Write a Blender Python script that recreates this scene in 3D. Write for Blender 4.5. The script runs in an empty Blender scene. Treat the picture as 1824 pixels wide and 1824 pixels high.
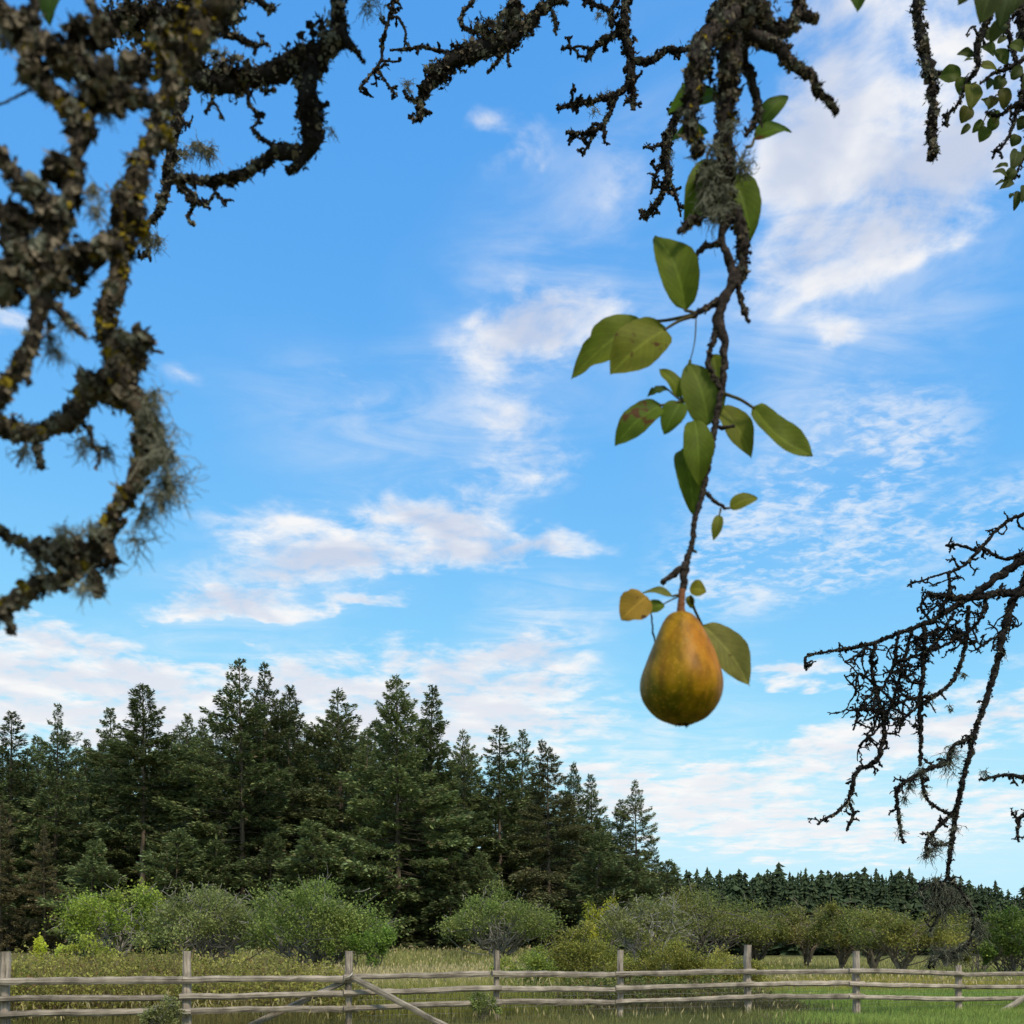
import bpy, math, random
import numpy as np
from mathutils import Vector
R = math.radians
rng = np.random.default_rng(7)
random.seed(7)
S = bpy.context.scene
COL = S.collection

# ---------------------------------------------------------------- camera
FPX = 1827.0            # focal length in photograph pixels (1824 px wide)
CX, HY, EYE = 912.0, 1690.0, 1.5
cam_data = bpy.data.cameras.new('camera'); cam = bpy.data.objects.new('camera', cam_data)
COL.objects.link(cam); S.camera = cam
cam.location = (0, 0, EYE); cam.rotation_euler = (R(90), 0, 0)
cam_data.sensor_width = 36; cam_data.lens = 36 * FPX / 1824
cam_data.shift_y = (HY - 912) / 1824
cam_data.clip_start = 0.02; cam_data.clip_end = 6000
cam_data.dof.use_dof = True; cam_data.dof.focus_distance = 40; cam_data.dof.aperture_fstop = 17

S.cycles.max_bounces = 4; S.cycles.diffuse_bounces = 2; S.cycles.glossy_bounces = 2; S.cycles.transmission_bounces = 4; S.cycles.transparent_max_bounces = 4
S.cycles.adaptive_threshold = .02; S.cycles.caustics_reflective = False; S.cycles.caustics_refractive = False
# ---------------------------------------------------------------- light
SUN_AZ, SUN_EL = R(150), R(50)        # azimuth from +Y clockwise: behind the right shoulder, veiled by thin cloud
SUN_STRENGTH, SKY_STRENGTH = 2.3, 0.15
EXPOSURE = 0.55
S.view_settings.view_transform = 'Standard'; S.view_settings.look = 'None'
S.view_settings.exposure = EXPOSURE; S.view_settings.gamma = 1; S.view_settings.use_curve_mapping = False
sd = bpy.data.lights.new('sun', 'SUN'); sun = bpy.data.objects.new('sun', sd); COL.objects.link(sun)
sd.energy = SUN_STRENGTH; sd.angle = R(11); sd.color = (1, .90, .76)
to_sun = Vector((math.sin(SUN_AZ) * math.cos(SUN_EL), math.cos(SUN_AZ) * math.cos(SUN_EL), math.sin(SUN_EL)))
sun.rotation_euler = to_sun.to_track_quat('Z', 'Y').to_euler(); sun.location = (20, -20, 30)

W = bpy.data.worlds.new('World'); S.world = W; W.use_nodes = True
W.cycles.sampling_method = 'MANUAL'; W.cycles.sample_map_resolution = 256
wn, wl = W.node_tree.nodes, W.node_tree.links
wn.clear()
def N(t, **k):
    n = wn.new(t)
    for a, b in k.items(): setattr(n, a, b)
    return n
def put(sock, v):
    if hasattr(v, 'is_output'): wl.new(v, sock)
    elif v is not None: sock.default_value = v
def M(op, a, b=None, c=None, clamp=False):
    n = N('ShaderNodeMath', operation=op, use_clamp=clamp)
    for i, v in enumerate((a, b, c)): put(n.inputs[i], v)
    return n.outputs[0]
def VM(op, a, b=None, scale=None):
    n = N('ShaderNodeVectorMath', operation=op)
    put(n.inputs[0], a); put(n.inputs[1], b)
    if scale is not None: put(n.inputs['Scale'], scale)
    return n.outputs[0]
def noise(vec, scale, detail=6, rough=.55, dist=0.0, color=False):
    n = N('ShaderNodeTexNoise', noise_dimensions='2D'); put(n.inputs['Vector'], vec)
    n.inputs['Scale'].default_value = scale; n.inputs['Detail'].default_value = detail
    n.inputs['Roughness'].default_value = rough; n.inputs['Distortion'].default_value = dist
    return n.outputs['Color' if color else 'Fac']
def smooth(v, lo, hi, a=0.0, b=1.0):
    n = N('ShaderNodeMapRange', interpolation_type='SMOOTHSTEP'); put(n.inputs[0], v)
    n.inputs[1].default_value = lo; n.inputs[2].default_value = hi; n.inputs[3].default_value = a; n.inputs[4].default_value = b
    return n.outputs[0]
def mixc(f, a, b):
    n = N('ShaderNodeMix', data_type='RGBA'); put(n.inputs[0], f); put(n.inputs[6], a); put(n.inputs[7], b)
    return n.outputs[2]
def comb(x, y, z):
    n = N('ShaderNodeCombineXYZ'); put(n.inputs[0], x); put(n.inputs[1], y); put(n.inputs[2], z); return n.outputs[0]
GRADE = ((.82, 1.2, .55), (.885, .716, .86), (1.05, .35, 1.0))
sky = N('ShaderNodeTexSky', sky_type='NISHITA'); sky.sun_disc = False
sky.sun_elevation = SUN_EL; sky.sun_rotation = SUN_AZ; sky.altitude = 100
sky.air_density = 1.0; sky.dust_density = 0.3; sky.ozone_density = 3.0
sp0 = N('ShaderNodeSeparateColor'); wl.new(sky.outputs[0], sp0.inputs[0])
EXF = SKY_STRENGTH * 2 ** EXPOSURE
def grade(ch, gain, gam, cap): return M('DIVIDE', M('SMOOTH_MIN', M('MULTIPLY', M('POWER', M('MAXIMUM', M('MULTIPLY', ch, EXF), 1e-4), gam), gain), cap, .25), EXF)
cb = N('ShaderNodeCombineColor')                      # the camera's deep, cyan-leaning rendering of the blue
for k_, (g_, p_, q_) in enumerate(GRADE): wl.new(grade(sp0.outputs[k_], g_, p_, q_), cb.inputs[k_])
blue = cb.outputs[0]
tc = N('ShaderNodeTexCoord').outputs['Generated']
sep = N('ShaderNodeSeparateXYZ'); wl.new(tc, sep.inputs[0])
dx, dy, dz = sep.outputs
az = M('ARCTAN2', dx, dy); el = M('ARCSINE', dz)
ae = comb(az, el, 0.0)
inv = M('DIVIDE', 1.0, M('ADD', M('MAXIMUM', dz, 0.0), 0.10))
plane = comb(M('MULTIPLY', dx, inv), M('MULTIPLY', dy, inv), 0.0)      # the cloud layer seen in perspective
warp = VM('SCALE', VM('SUBTRACT', noise(plane, 3.2, 4, .6, color=True), (.5, .5, .5)), scale=.065)
aew = VM('ADD', ae, warp)
def aem(px, py):
    u, v = (px - CX) / FPX, (HY - py) / FPX
    return math.atan(u), math.atan2(v, math.hypot(u, 1))
def blob(vec, px, py, sx, sy, rot, w):
    """a patch of cloud: centre, half sizes (in photograph pixels), tilt, weight"""
    a, e = aem(px, py)
    m = N('ShaderNodeMapping', vector_type='TEXTURE'); wl.new(vec, m.inputs[0])
    k = math.cos(a) ** 2 / FPX
    m.inputs['Location'].default_value = (a, e, 0); m.inputs['Rotation'].default_value = (0, 0, R(rot))
    m.inputs['Scale'].default_value = (sx * k, sy * k, 1)
    g = N('ShaderNodeTexGradient', gradient_type='SPHERICAL'); wl.new(m.outputs[0], g.inputs[0])
    return M('MULTIPLY', g.outputs['Fac'], w)
def rip_vec():
    m = N('ShaderNodeMapping'); wl.new(plane, m.inputs[0]); m.inputs['Rotation'].default_value = (0, 0, R(-24)); m.inputs['Scale'].default_value = (26, 34, 1)
    return m.outputs[0]
def addall(l):
    s = l[0]
    for x in l[1:]: s = M('ADD', s, x)
    return s
# soft heaps
HEAPS = [(1500, 290, 270, 210, 20, .72), (1600, 110, 270, 190, 0, .55), (1760, 170, 170, 230, 0, .5), (1570, 395, 210, 80, 8, 1.05),
         (1480, 265, 150, 80, 10, 1.0), (1660, -90, 460, 150, 0, .6), (1420, 130, 120, 150, 0, .5), (1700, 260, 110, 160, 0, .6),
         (950, 600, 200, 70, 12, .8), (1070, 560, 190, 100, -10, .32), (920, 560, 90, 60, 20, .45), (1490, 580, 75, 48, -25, .75), (1390, 490, 170, 60, 10, .5),
         (610, 960, 330, 66, -4, 1.05), (520, 1015, 290, 70, 8, .7), (800, 945, 190, 60, -12, .9), (890, 860, 210, 62, 10, .62),
         (410, 1085, 220, 30, 3, 1.2), (920, 750, 130, 70, -15, .5),
         (120, 1165, 340, 62, -5, 1.2), (60, 1250, 560, 95, -3, 2.3), (420, 1265, 420, 85, 3, 1.6), (700, 1245, 430, 120, 6, 1.35), (930, 1190, 240, 90, 25, .5),
         (840, 1310, 420, 80, 5, .9), (1200, 1415, 300, 62, -7, 1.5), (1340, 1475, 420, 70, -6, .9), (1480, 1345, 420, 62, 8, .75), (1700, 1290, 420, 90, 6, .8),
         (1740, 1440, 340, 90, 4, .7), (1410, 1200, 170, 24, 3, .8), (850, 205, 80, 34, 15, .45), (910, 250, 100, 40, 32, .42), (955, 295, 60, 40, 40, .3),
         (1085, 335, 110, 65, 30, .28), (620, 690, 75, 40, -35, .52), (325, 672, 90, 34, -12, .30), (970, 975, 170, 26, 4, .85),
         (10, 565, 110, 70, 0, .5), (650, 1072, 110, 18, 8, .75)]
# mackerel ripples and thin veils
RIPPLES = [(1440, 900, 340, 170, 12, 1.0), (1360, 1010, 300, 110, 10, .8), (1600, 780, 230, 110, 8, .55), (1780, 900, 170, 90, 12, .7), (1500, 700, 180, 70, 0, .35), (1600, 990, 240, 90, 0, .6)]
VEILS = [(960, 560, 330, 240, 20, .8), (660, 790, 420, 180, -15, .55), (960, 1180, 230, 190, 55, .85), (1460, 620, 420, 320, 15, .6), (1180, 1300, 360, 70, 5, .6), (1050, 1275, 160, 34, -10, .7), (1130, 1350, 260, 40, 6, .75),
         (480, 1040, 340, 150, 10, .7), (1120, 170, 220, 160, 20, .35), (1560, 300, 560, 420, 10, .42), (1350, 1090, 220, 90, 60, .5), (1500, 1450, 700, 170, 0, .8), (300, 1230, 600, 160, 0, .55), (1120, 1060, 420, 60, 6, .35)]
out_of_view = smooth(M('ABSOLUTE', az), .60, .95)      # beyond the picture unseen broken cloud goes on, thickened to whiten the ambient light
generic = M('MULTIPLY', smooth(noise(plane, .8, 2, .5), .38, .62), M('MULTIPLY', out_of_view, 1.1))
n_heap = noise(plane, 6.6, 6, .58, .25)
n_fine = noise(plane, 15.0, 4, .60, .3)
rot = N('ShaderNodeMapping'); wl.new(plane, rot.inputs[0]); rot.inputs['Rotation'].default_value = (0, 0, R(28)); rot.inputs['Scale'].default_value = (1.6, 4.2, 1)
n_wisp = noise(rot.outputs[0], 1.8, 5, .6, .9)
n_rip = noise(rip_vec(), 1.0, 3, .6, .25)
hsum = M('ADD', addall([blob(aew, *b) for b in HEAPS]), generic)
hcap = M('MULTIPLY', M('SUBTRACT', 1.0, M('POWER', 2.718, M('MULTIPLY', hsum, -1.9))), 1.0)
nmix = M('ADD', M('MULTIPLY', M('SUBTRACT', n_heap, .5), 2.3), M('ADD', M('MULTIPLY', M('SUBTRACT', n_fine, .5), 1.0), M('MULTIPLY', M('SUBTRACT', n_wisp, .5), .55)))
heap_v = M('ADD', M('MULTIPLY', hcap, 1.15), nmix)
a_heap = M('MULTIPLY', smooth(heap_v, .12, 1.30), smooth(hsum, .0, .45))
rsum = addall([blob(ae, *b) for b in RIPPLES])
a_rip = M('MULTIPLY', smooth(M('ADD', n_rip, M('MULTIPLY', M('SUBTRACT', n_heap, .5), .9)), .30, .85), smooth(rsum, .0, .85, 0, .62))
vsum = addall([blob(aew, *b) for b in VEILS])
a_veil = M('MULTIPLY', smooth(vsum, .0, 1.0), smooth(M('ADD', n_wisp, M('MULTIPLY', M('SUBTRACT', n_heap, .5), .5)), .25, .85, .06, .72))
clear = M('MULTIPLY', M('MULTIPLY', M('SUBTRACT', 1.0, a_heap), M('SUBTRACT', 1.0, a_rip)), M('SUBTRACT', 1.0, a_veil))
alpha = M('MULTIPLY', M('SUBTRACT', 1.0, clear), .96)
CW = .97 / EXF
body = M('MULTIPLY', smooth(M('ADD', M('MULTIPLY', noise(VM('ADD', plane, (3.1, .18, 0)), 5.0, 4, .5, .2), 1.0), M('MULTIPLY', hcap, .25)), .46, .82), M('MULTIPLY', smooth(hcap, .35, .85), smooth(el, .12, .42, .25, 1)))
cloud = mixc(body, (CW * 1.0, CW * .99, CW * .985, 1), (CW * .60, CW * .67, CW * .83, 1))
final = mixc(alpha, blue, cloud)
bg = N('ShaderNodeBackground'); wl.new(final, bg.inputs[0]); bg.inputs[1].default_value = SKY_STRENGTH
wo = N('ShaderNodeOutputWorld'); wl.new(bg.outputs[0], wo.inputs[0])

# ---------------------------------------------------------------- helpers
def P(px, py, d):
    return np.array([(px - CX) / FPX * d, d, EYE + (HY - py) / FPX * d])
class MB:
    """collects vertices, faces and a colour per vertex into one mesh"""
    def __init__(s): s.v = []; s.c = []; s.q = []; s.t = []; s.n = 0
    def add(s, v, col, quads=None, tris=None):
        v = np.asarray(v, float).reshape(-1, 3); k = len(v)
        c = np.asarray(col, float)
        if c.ndim == 1: c = np.tile(c, (k, 1))
        s.v.append(v); s.c.append(c)
        if quads is not None and len(quads): s.q.append(np.asarray(quads, int).reshape(-1, 4) + s.n)
        if tris is not None and len(tris): s.t.append(np.asarray(tris, int).reshape(-1, 3) + s.n)
        s.n += k
    def mesh(s, name, mat, smooth=True):
        me = bpy.data.meshes.new(name)
        v = np.concatenate(s.v); c = np.concatenate(s.c)
        q = np.concatenate(s.q) if s.q else np.zeros((0, 4), int); t = np.concatenate(s.t) if s.t else np.zeros((0, 3), int)
        me.vertices.add(len(v)); me.vertices.foreach_set('co', v.astype(np.float32).ravel())
        nl = q.size + t.size; me.loops.add(nl); me.polygons.add(len(q) + len(t))
        me.loops.foreach_set('vertex_index', np.concatenate([q.ravel(), t.ravel()]).astype(np.int32))
        st = np.concatenate([np.arange(len(q)) * 4, q.size + np.arange(len(t)) * 3]).astype(np.int32)
        me.polygons.foreach_set('loop_start', st)
        me.polygons.foreach_set('use_smooth', np.full(len(st), smooth))
        me.update(calc_edges=True); me.validate()
        a = me.attributes.new('Col', 'FLOAT_COLOR', 'POINT')
        a.data.foreach_set('color', np.concatenate([c, np.ones((len(c), 1))], 1).astype(np.float32).ravel())
        for m in (mat if isinstance(mat, (list, tuple)) else [mat]): me.materials.append(m)
        return me
    def build(s, name, mat, parent=None, smooth=True, **k):
        return link(name, s.mesh(name, mat, smooth), parent, **k)
def link(name, me, parent=None, label=None, cat=None, group=None, kind=None, loc=None):
    o = bpy.data.objects.new(name, me); COL.objects.link(o)
    if parent is not None:
        o.parent = parent
    if loc is not None: o.location = loc
    return tag(o, label, cat, group, kind)
def tag(o, label=None, cat=None, group=None, kind=None):
    if label: o['label'] = label
    if cat: o['category'] = cat
    if group: o['group'] = group
    if kind: o['kind'] = kind
    return o
def nrm(a): return a / np.maximum(np.linalg.norm(a, axis=-1, keepdims=True), 1e-9)
def rand_unit(n): return nrm(rng.normal(size=(n, 3)))

def catmull(pts, n_per):
    p = np.asarray(pts, float); p = np.vstack([2 * p[0] - p[1], p, 2 * p[-1] - p[-2]])
    out = []
    for i in range(1, len(p) - 2):
        n = n_per[i - 1] if hasattr(n_per, '__len__') else n_per
        t = np.linspace(0, 1, n, endpoint=False)[:, None]
        a, b, c, d = p[i - 1], p[i], p[i + 1], p[i + 2]
        out.append(.5 * (2 * b + (c - a) * t + (2 * a - 5 * b + 4 * c - d) * t ** 2 + (3 * b - a - 3 * c + d) * t ** 3))
    out.append(p[-2][None]); return np.vstack(out)
def frames(path):
    T = nrm(np.gradient(path, axis=0)); n = len(path)
    ref = np.array([0, 1.0, 0]) if abs(T[0][1]) < .8 else np.array([1.0, 0, 0])
    U = np.zeros_like(path); u = ref - T[0] * ref.dot(T[0])
    for i in range(n):
        u = u - T[i] * u.dot(T[i]); u /= max(np.linalg.norm(u), 1e-9); U[i] = u
    return T, U, np.cross(T, U)
def tube(mb, path, rad, sides=8, rough=.2, col=(.1, .1, .1), cvar=.3, cap=True):
    path = np.asarray(path); n = len(path); rad = np.broadcast_to(np.asarray(rad, float), (n,))
    T, U, V = frames(path)
    th = np.linspace(0, 2 * np.pi, sides, endpoint=False)
    nz = rng.normal(size=(n, sides)); nz = (nz + np.roll(nz, 1, 1) + np.roll(nz, 1, 0)) / 1.7
    rr = rad[:, None] * np.clip(1 + rough * nz, .35, 2)
    v = path[:, None] + rr[..., None] * (np.cos(th)[None, :, None] * U[:, None] + np.sin(th)[None, :, None] * V[:, None])
    i = np.arange(n - 1)[:, None]; j = np.arange(sides)[None]
    q = np.stack([i * sides + j, i * sides + (j + 1) % sides, (i + 1) * sides + (j + 1) % sides, (i + 1) * sides + j], -1).reshape(-1, 4)
    c = np.asarray(col)[None, None] * (1 + cvar * np.clip(rng.normal(size=(n, sides, 1)), -1.5, 1.5))
    vv = v.reshape(-1, 3); cc = np.clip(c, 0.002, 1).reshape(-1, 3); tr = None
    if cap:
        k = n * sides
        vv = np.vstack([vv, path[-1] + T[-1] * rad[-1] * .5, path[0] - T[0] * rad[0] * .3]); cc = np.vstack([cc, cc[-1:], cc[:1]])
        jj = np.arange(sides)
        tr = np.concatenate([np.stack([(n - 1) * sides + jj, (n - 1) * sides + (jj + 1) % sides, np.full(sides, k)], -1),
                             np.stack([(jj + 1) % sides, jj, np.full(sides, k + 1)], -1)])
    mb.add(vv, cc, q, tr)
def flakes(mb, cen, nor, size, col, k=6, crumple=.45):
    """little crumpled discs: leafy lichen"""
    n = len(cen)
    if n == 0: return
    nor = nrm(nor); a = nrm(np.cross(nor, rand_unit(n))); b = np.cross(nor, a)
    th = (np.arange(k) / k * 2 * np.pi)[None] + rng.uniform(0, 6, (n, 1))
    r = np.asarray(size)[:, None] * rng.uniform(.55, 1.25, (n, k))
    h = np.asarray(size)[:, None] * rng.normal(0, crumple, (n, k))
    rim = cen[:, None] + r[..., None] * (np.cos(th)[..., None] * a[:, None] + np.sin(th)[..., None] * b[:, None]) + h[..., None] * nor[:, None]
    v = np.concatenate([cen[:, None], rim], 1)
    i = np.arange(n)[:, None] * (k + 1); j = np.arange(k)[None]
    t = np.stack([np.broadcast_to(i, (n, k)), i + 1 + j, i + 1 + (j + 1) % k], -1).reshape(-1, 3)
    c = np.repeat(np.asarray(col)[:, None], k + 1, 1) * rng.uniform(.88, 1.1, (n, k + 1, 1))
    mb.add(v.reshape(-1, 3), np.clip(c, 0, 1).reshape(-1, 3), None, t)
def strands(mb, start, direc, length, width, col, seg=5, curl=.5, sag=.25):
    """thin bushy lichen threads, three-sided and tapering"""
    n = len(start)
    if n == 0: return
    p = np.zeros((n, seg + 1, 3)); p[:, 0] = start; d = nrm(direc); L = np.asarray(length)[:, None] / seg
    for s in range(seg):
        d = nrm(d + rng.normal(0, curl, (n, 3)) * .6 + np.array([0, 0, -sag]) * .5); p[:, s + 1] = p[:, s] + d * L
    w = np.asarray(width)[:, None] * np.linspace(1, .35, seg + 1)[None]
    a = rand_unit(n); d0 = nrm(p[:, -1] - p[:, 0]); a = nrm(a - d0 * (a * d0).sum(1, keepdims=True)); b = np.cross(d0, a)
    vs = []
    for k in range(3):
        t = k * 2 * np.pi / 3
        vs.append(p + w[..., None] * (math.cos(t) * a + math.sin(t) * b)[:, None])
    v = np.stack(vs, 2)                                     # n, seg+1, 3, 3
    base = np.arange(n)[:, None, None] * (seg + 1) * 3; i = np.arange(seg)[None, :, None] * 3; j = np.arange(3)[None, None]
    q = np.stack([base + i + j, base + i + (j + 1) % 3, base + i + 3 + (j + 1) % 3, base + i + 3 + j], -1).reshape(-1, 4)
    c = np.repeat(np.asarray(col)[:, None], (seg + 1) * 3, 1)
    mb.add(v.reshape(-1, 3), c.reshape(-1, 3), q)
    return p
def kites(mb, cen, direc, nor, length, width, col):
    """one leaf or needle spray each: a slim folded kite of two triangles"""
    d = nrm(direc); s = nrm(np.cross(nor, d)); L = np.asarray(length)[:, None]; w = np.asarray(width)[:, None]
    up = np.cross(d, s)
    v = np.stack([cen, cen + d * L * .5 + s * w * .5 + up * w * .12, cen + d * L, cen + d * L * .5 - s * w * .5 + up * w * .12], 1)
    n = len(cen); i = np.arange(n)[:, None] * 4
    t = np.concatenate([i + np.array([[0, 1, 2]]), i + np.array([[0, 2, 3]])], 1).reshape(-1, 3)
    mb.add(v.reshape(-1, 3), np.repeat(np.asarray(col)[:, None], 4, 1).reshape(-1, 3), None, t)

# ---------------------------------------------------------------- materials
def mat_new(name):
    m = bpy.data.materials.new(name); m.use_nodes = True; nt = m.node_tree; nt.nodes.clear()
    o = nt.nodes.new('ShaderNodeOutputMaterial'); return m, nt, o
def nd(nt, t, **k):
    n = nt.nodes.new(t)
    for a, b in k.items(): setattr(n, a, b)
    return n
def tint_mat(name, rough=.8, trans=0.0, noise_scale=None, noise_amt=.5, obj_var=.0, bump=0.0, spec=.2, stretch=None, gain=1.0):
    """colour from the 'Col' attribute, broken up by noise; optional see-through light for leaves"""
    m, nt, o = mat_new(name); L = nt.links
    at = nd(nt, 'ShaderNodeAttribute', attribute_name='Col'); c = at.outputs['Color']
    def mul(c, f):
        x = nd(nt, 'ShaderNodeMix', data_type='RGBA', blend_type='MULTIPLY'); x.inputs[0].default_value = 1
        L.new(c, x.inputs[6]); L.new(f, x.inputs[7]); return x.outputs[2]
    nz = None
    if noise_scale:
        t = nd(nt, 'ShaderNodeTexCoord'); vec = t.outputs['Object']
        if stretch:
            mp = nd(nt, 'ShaderNodeMapping'); mp.inputs['Scale'].default_value = stretch; L.new(vec, mp.inputs[0]); vec = mp.outputs[0]
        nz = nd(nt, 'ShaderNodeTexNoise'); nz.inputs['Scale'].default_value = noise_scale; nz.inputs['Detail'].default_value = 6; nz.inputs['Roughness'].default_value = .65
        L.new(vec, nz.inputs['Vector'])
        r = nd(nt, 'ShaderNodeMapRange'); L.new(nz.outputs['Fac'], r.inputs[0]); r.inputs[1].default_value = .3; r.inputs[2].default_value = .7
        r.inputs[3].default_value = 1 - noise_amt; r.inputs[4].default_value = 1 + noise_amt
        c = mul(c, r.outputs[0])
    if obj_var:
        oi = nd(nt, 'ShaderNodeObjectInfo'); r = nd(nt, 'ShaderNodeMapRange'); L.new(oi.outputs['Random'], r.inputs[0])
        r.inputs[3].default_value = 1 - obj_var; r.inputs[4].default_value = 1 + obj_var; c = mul(c, r.outputs[0])
    if gain != 1:
        g = nd(nt, 'ShaderNodeMix', data_type='RGBA', blend_type='MULTIPLY'); g.inputs[0].default_value = 1; L.new(c, g.inputs[6]); g.inputs[7].default_value = (gain, gain, gain, 1); c = g.outputs[2]
    b = nd(nt, 'ShaderNodeBsdfPrincipled'); b.inputs['Roughness'].default_value = rough; b.inputs['Specular IOR Level'].default_value = spec
    L.new(c, b.inputs['Base Color'])
    if bump and nz:
        bp = nd(nt, 'ShaderNodeBump'); bp.inputs['Strength'].default_value = bump; bp.inputs['Distance'].default_value = .01; L.new(nz.outputs['Fac'], bp.inputs['Height']); L.new(bp.outputs[0], b.inputs['Normal'])
    out = b.outputs[0]
    if trans:
        tr = nd(nt, 'ShaderNodeBsdfTranslucent'); L.new(c, tr.inputs[0]); mx = nd(nt, 'ShaderNodeMixShader'); mx.inputs[0].default_value = trans
        L.new(out, mx.inputs[1]); L.new(tr.outputs[0], mx.inputs[2]); out = mx.outputs[0]
    L.new(out, o.inputs[0]); return m
MAT_NEEDLE = tint_mat('fir_needles', .75, .25, obj_var=.28, spec=.12, gain=1.75)
MAT_FARNEEDLE = tint_mat('far_fir_needles', .8, .15, obj_var=.25, spec=.1)
MAT_TRUNK = tint_mat('conifer_bark', .9, 0, 3.0, .45, spec=.1, stretch=(3, 3, .4))
MAT_LEAF = tint_mat('orchard_leaves', .6, .38, spec=.2, gain=1.9)
MAT_TWIG = tint_mat('grey_twigs', .9, 0, 6.0, .4, spec=.1)
MAT_GRASS = tint_mat('grass_blades', .65, .35, spec=.2, gain=1.6)
MAT_BARK = tint_mat('lichened_bark', .92, 0, 260.0, .55, spec=.12, bump=.6)
MAT_LICHEN = tint_mat('lichen', .95, .12, 400.0, .25, spec=.05)
MAT_PEARLEAF = None
def leaf_material(name, spots):
    m, nt, o = mat_new(name); L = nt.links
    at = nd(nt, 'ShaderNodeAttribute', attribute_name='Col')
    uv = nd(nt, 'ShaderNodeAttribute', attribute_name='LeafUV'); sp = nd(nt, 'ShaderNodeSeparateXYZ'); L.new(uv.outputs['Vector'], sp.inputs[0])
    def mth(op, a, b=None):
        x = nd(nt, 'ShaderNodeMath', operation=op)
        for i, v in enumerate((a, b)):
            if v is None: continue
            if hasattr(v, 'is_output'): L.new(v, x.inputs[i])
            else: x.inputs[i].default_value = v
        return x.outputs[0]
    av = mth('ABSOLUTE', sp.outputs[1])
    side = mth('SUBTRACT', sp.outputs[0], mth('MULTIPLY', av, .33))
    vein = mth('PINGPONG', mth('MULTIPLY', side, 9.0), .5)
    vr = nd(nt, 'ShaderNodeMapRange'); L.new(vein, vr.inputs[0]); vr.inputs[1].default_value = 0; vr.inputs[2].default_value = .10; vr.inputs[3].default_value = 1.26; vr.inputs[4].default_value = 1
    mr = nd(nt, 'ShaderNodeMapRange'); L.new(av, mr.inputs[0]); mr.inputs[1].default_value = .03; mr.inputs[2].default_value = .09; mr.inputs[3].default_value = 1.38; mr.inputs[4].default_value = 1
    t = nd(nt, 'ShaderNodeTexCoord'); nz = nd(nt, 'ShaderNodeTexNoise'); nz.inputs['Scale'].default_value = 90; nz.inputs['Detail'].default_value = 5; L.new(t.outputs['Object'], nz.inputs['Vector'])
    nr = nd(nt, 'ShaderNodeMapRange'); L.new(nz.outputs['Fac'], nr.inputs[0]); nr.inputs[1].default_value = .3; nr.inputs[2].default_value = .7; nr.inputs[3].default_value = .82; nr.inputs[4].default_value = 1.18
    f = mth('MULTIPLY', mth('MULTIPLY', vr.outputs[0], mr.outputs[0]), nr.outputs[0])
    c = nd(nt, 'ShaderNodeMix', data_type='RGBA', blend_type='MULTIPLY'); c.inputs[0].default_value = 1; L.new(at.outputs['Color'], c.inputs[6]); L.new(f, c.inputs[7])
    col = c.outputs[2]
    n2 = nd(nt, 'ShaderNodeTexNoise'); n2.inputs['Scale'].default_value = 75; n2.inputs['Detail'].default_value = 3; L.new(t.outputs['Object'], n2.inputs['Vector'])
    s2 = nd(nt, 'ShaderNodeMapRange'); L.new(n2.outputs['Fac'], s2.inputs[0]); s2.inputs[1].default_value = spots; s2.inputs[2].default_value = spots + .05; s2.clamp = True
    c2 = nd(nt, 'ShaderNodeMix', data_type='RGBA'); L.new(s2.outputs[0], c2.inputs[0]); L.new(col, c2.inputs[6]); c2.inputs[7].default_value = (.10, .045, .012, 1)
    col = c2.outputs[2]
    b = nd(nt, 'ShaderNodeBsdfPrincipled'); b.inputs['Roughness'].default_value = .6; b.inputs['Specular IOR Level'].default_value = .14; L.new(col, b.inputs['Base Color'])
    bp = nd(nt, 'ShaderNodeBump'); bp.inputs['Strength'].default_value = .3; bp.inputs['Distance'].default_value = .001; L.new(f, bp.inputs['Height']); L.new(bp.outputs[0], b.inputs['Normal'])
    tr = nd(nt, 'ShaderNodeBsdfTranslucent'); L.new(col, tr.inputs[0]); mx = nd(nt, 'ShaderNodeMixShader'); mx.inputs[0].default_value = .42
    L.new(b.outputs[0], mx.inputs[1]); L.new(tr.outputs[0], mx.inputs[2]); L.new(mx.outputs[0], o.inputs[0]); return m
MAT_PEARLEAF = leaf_material('pear_leaf', .70)
MAT_SPOTLEAF = leaf_material('spotted_pear_leaf', .60)
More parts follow.
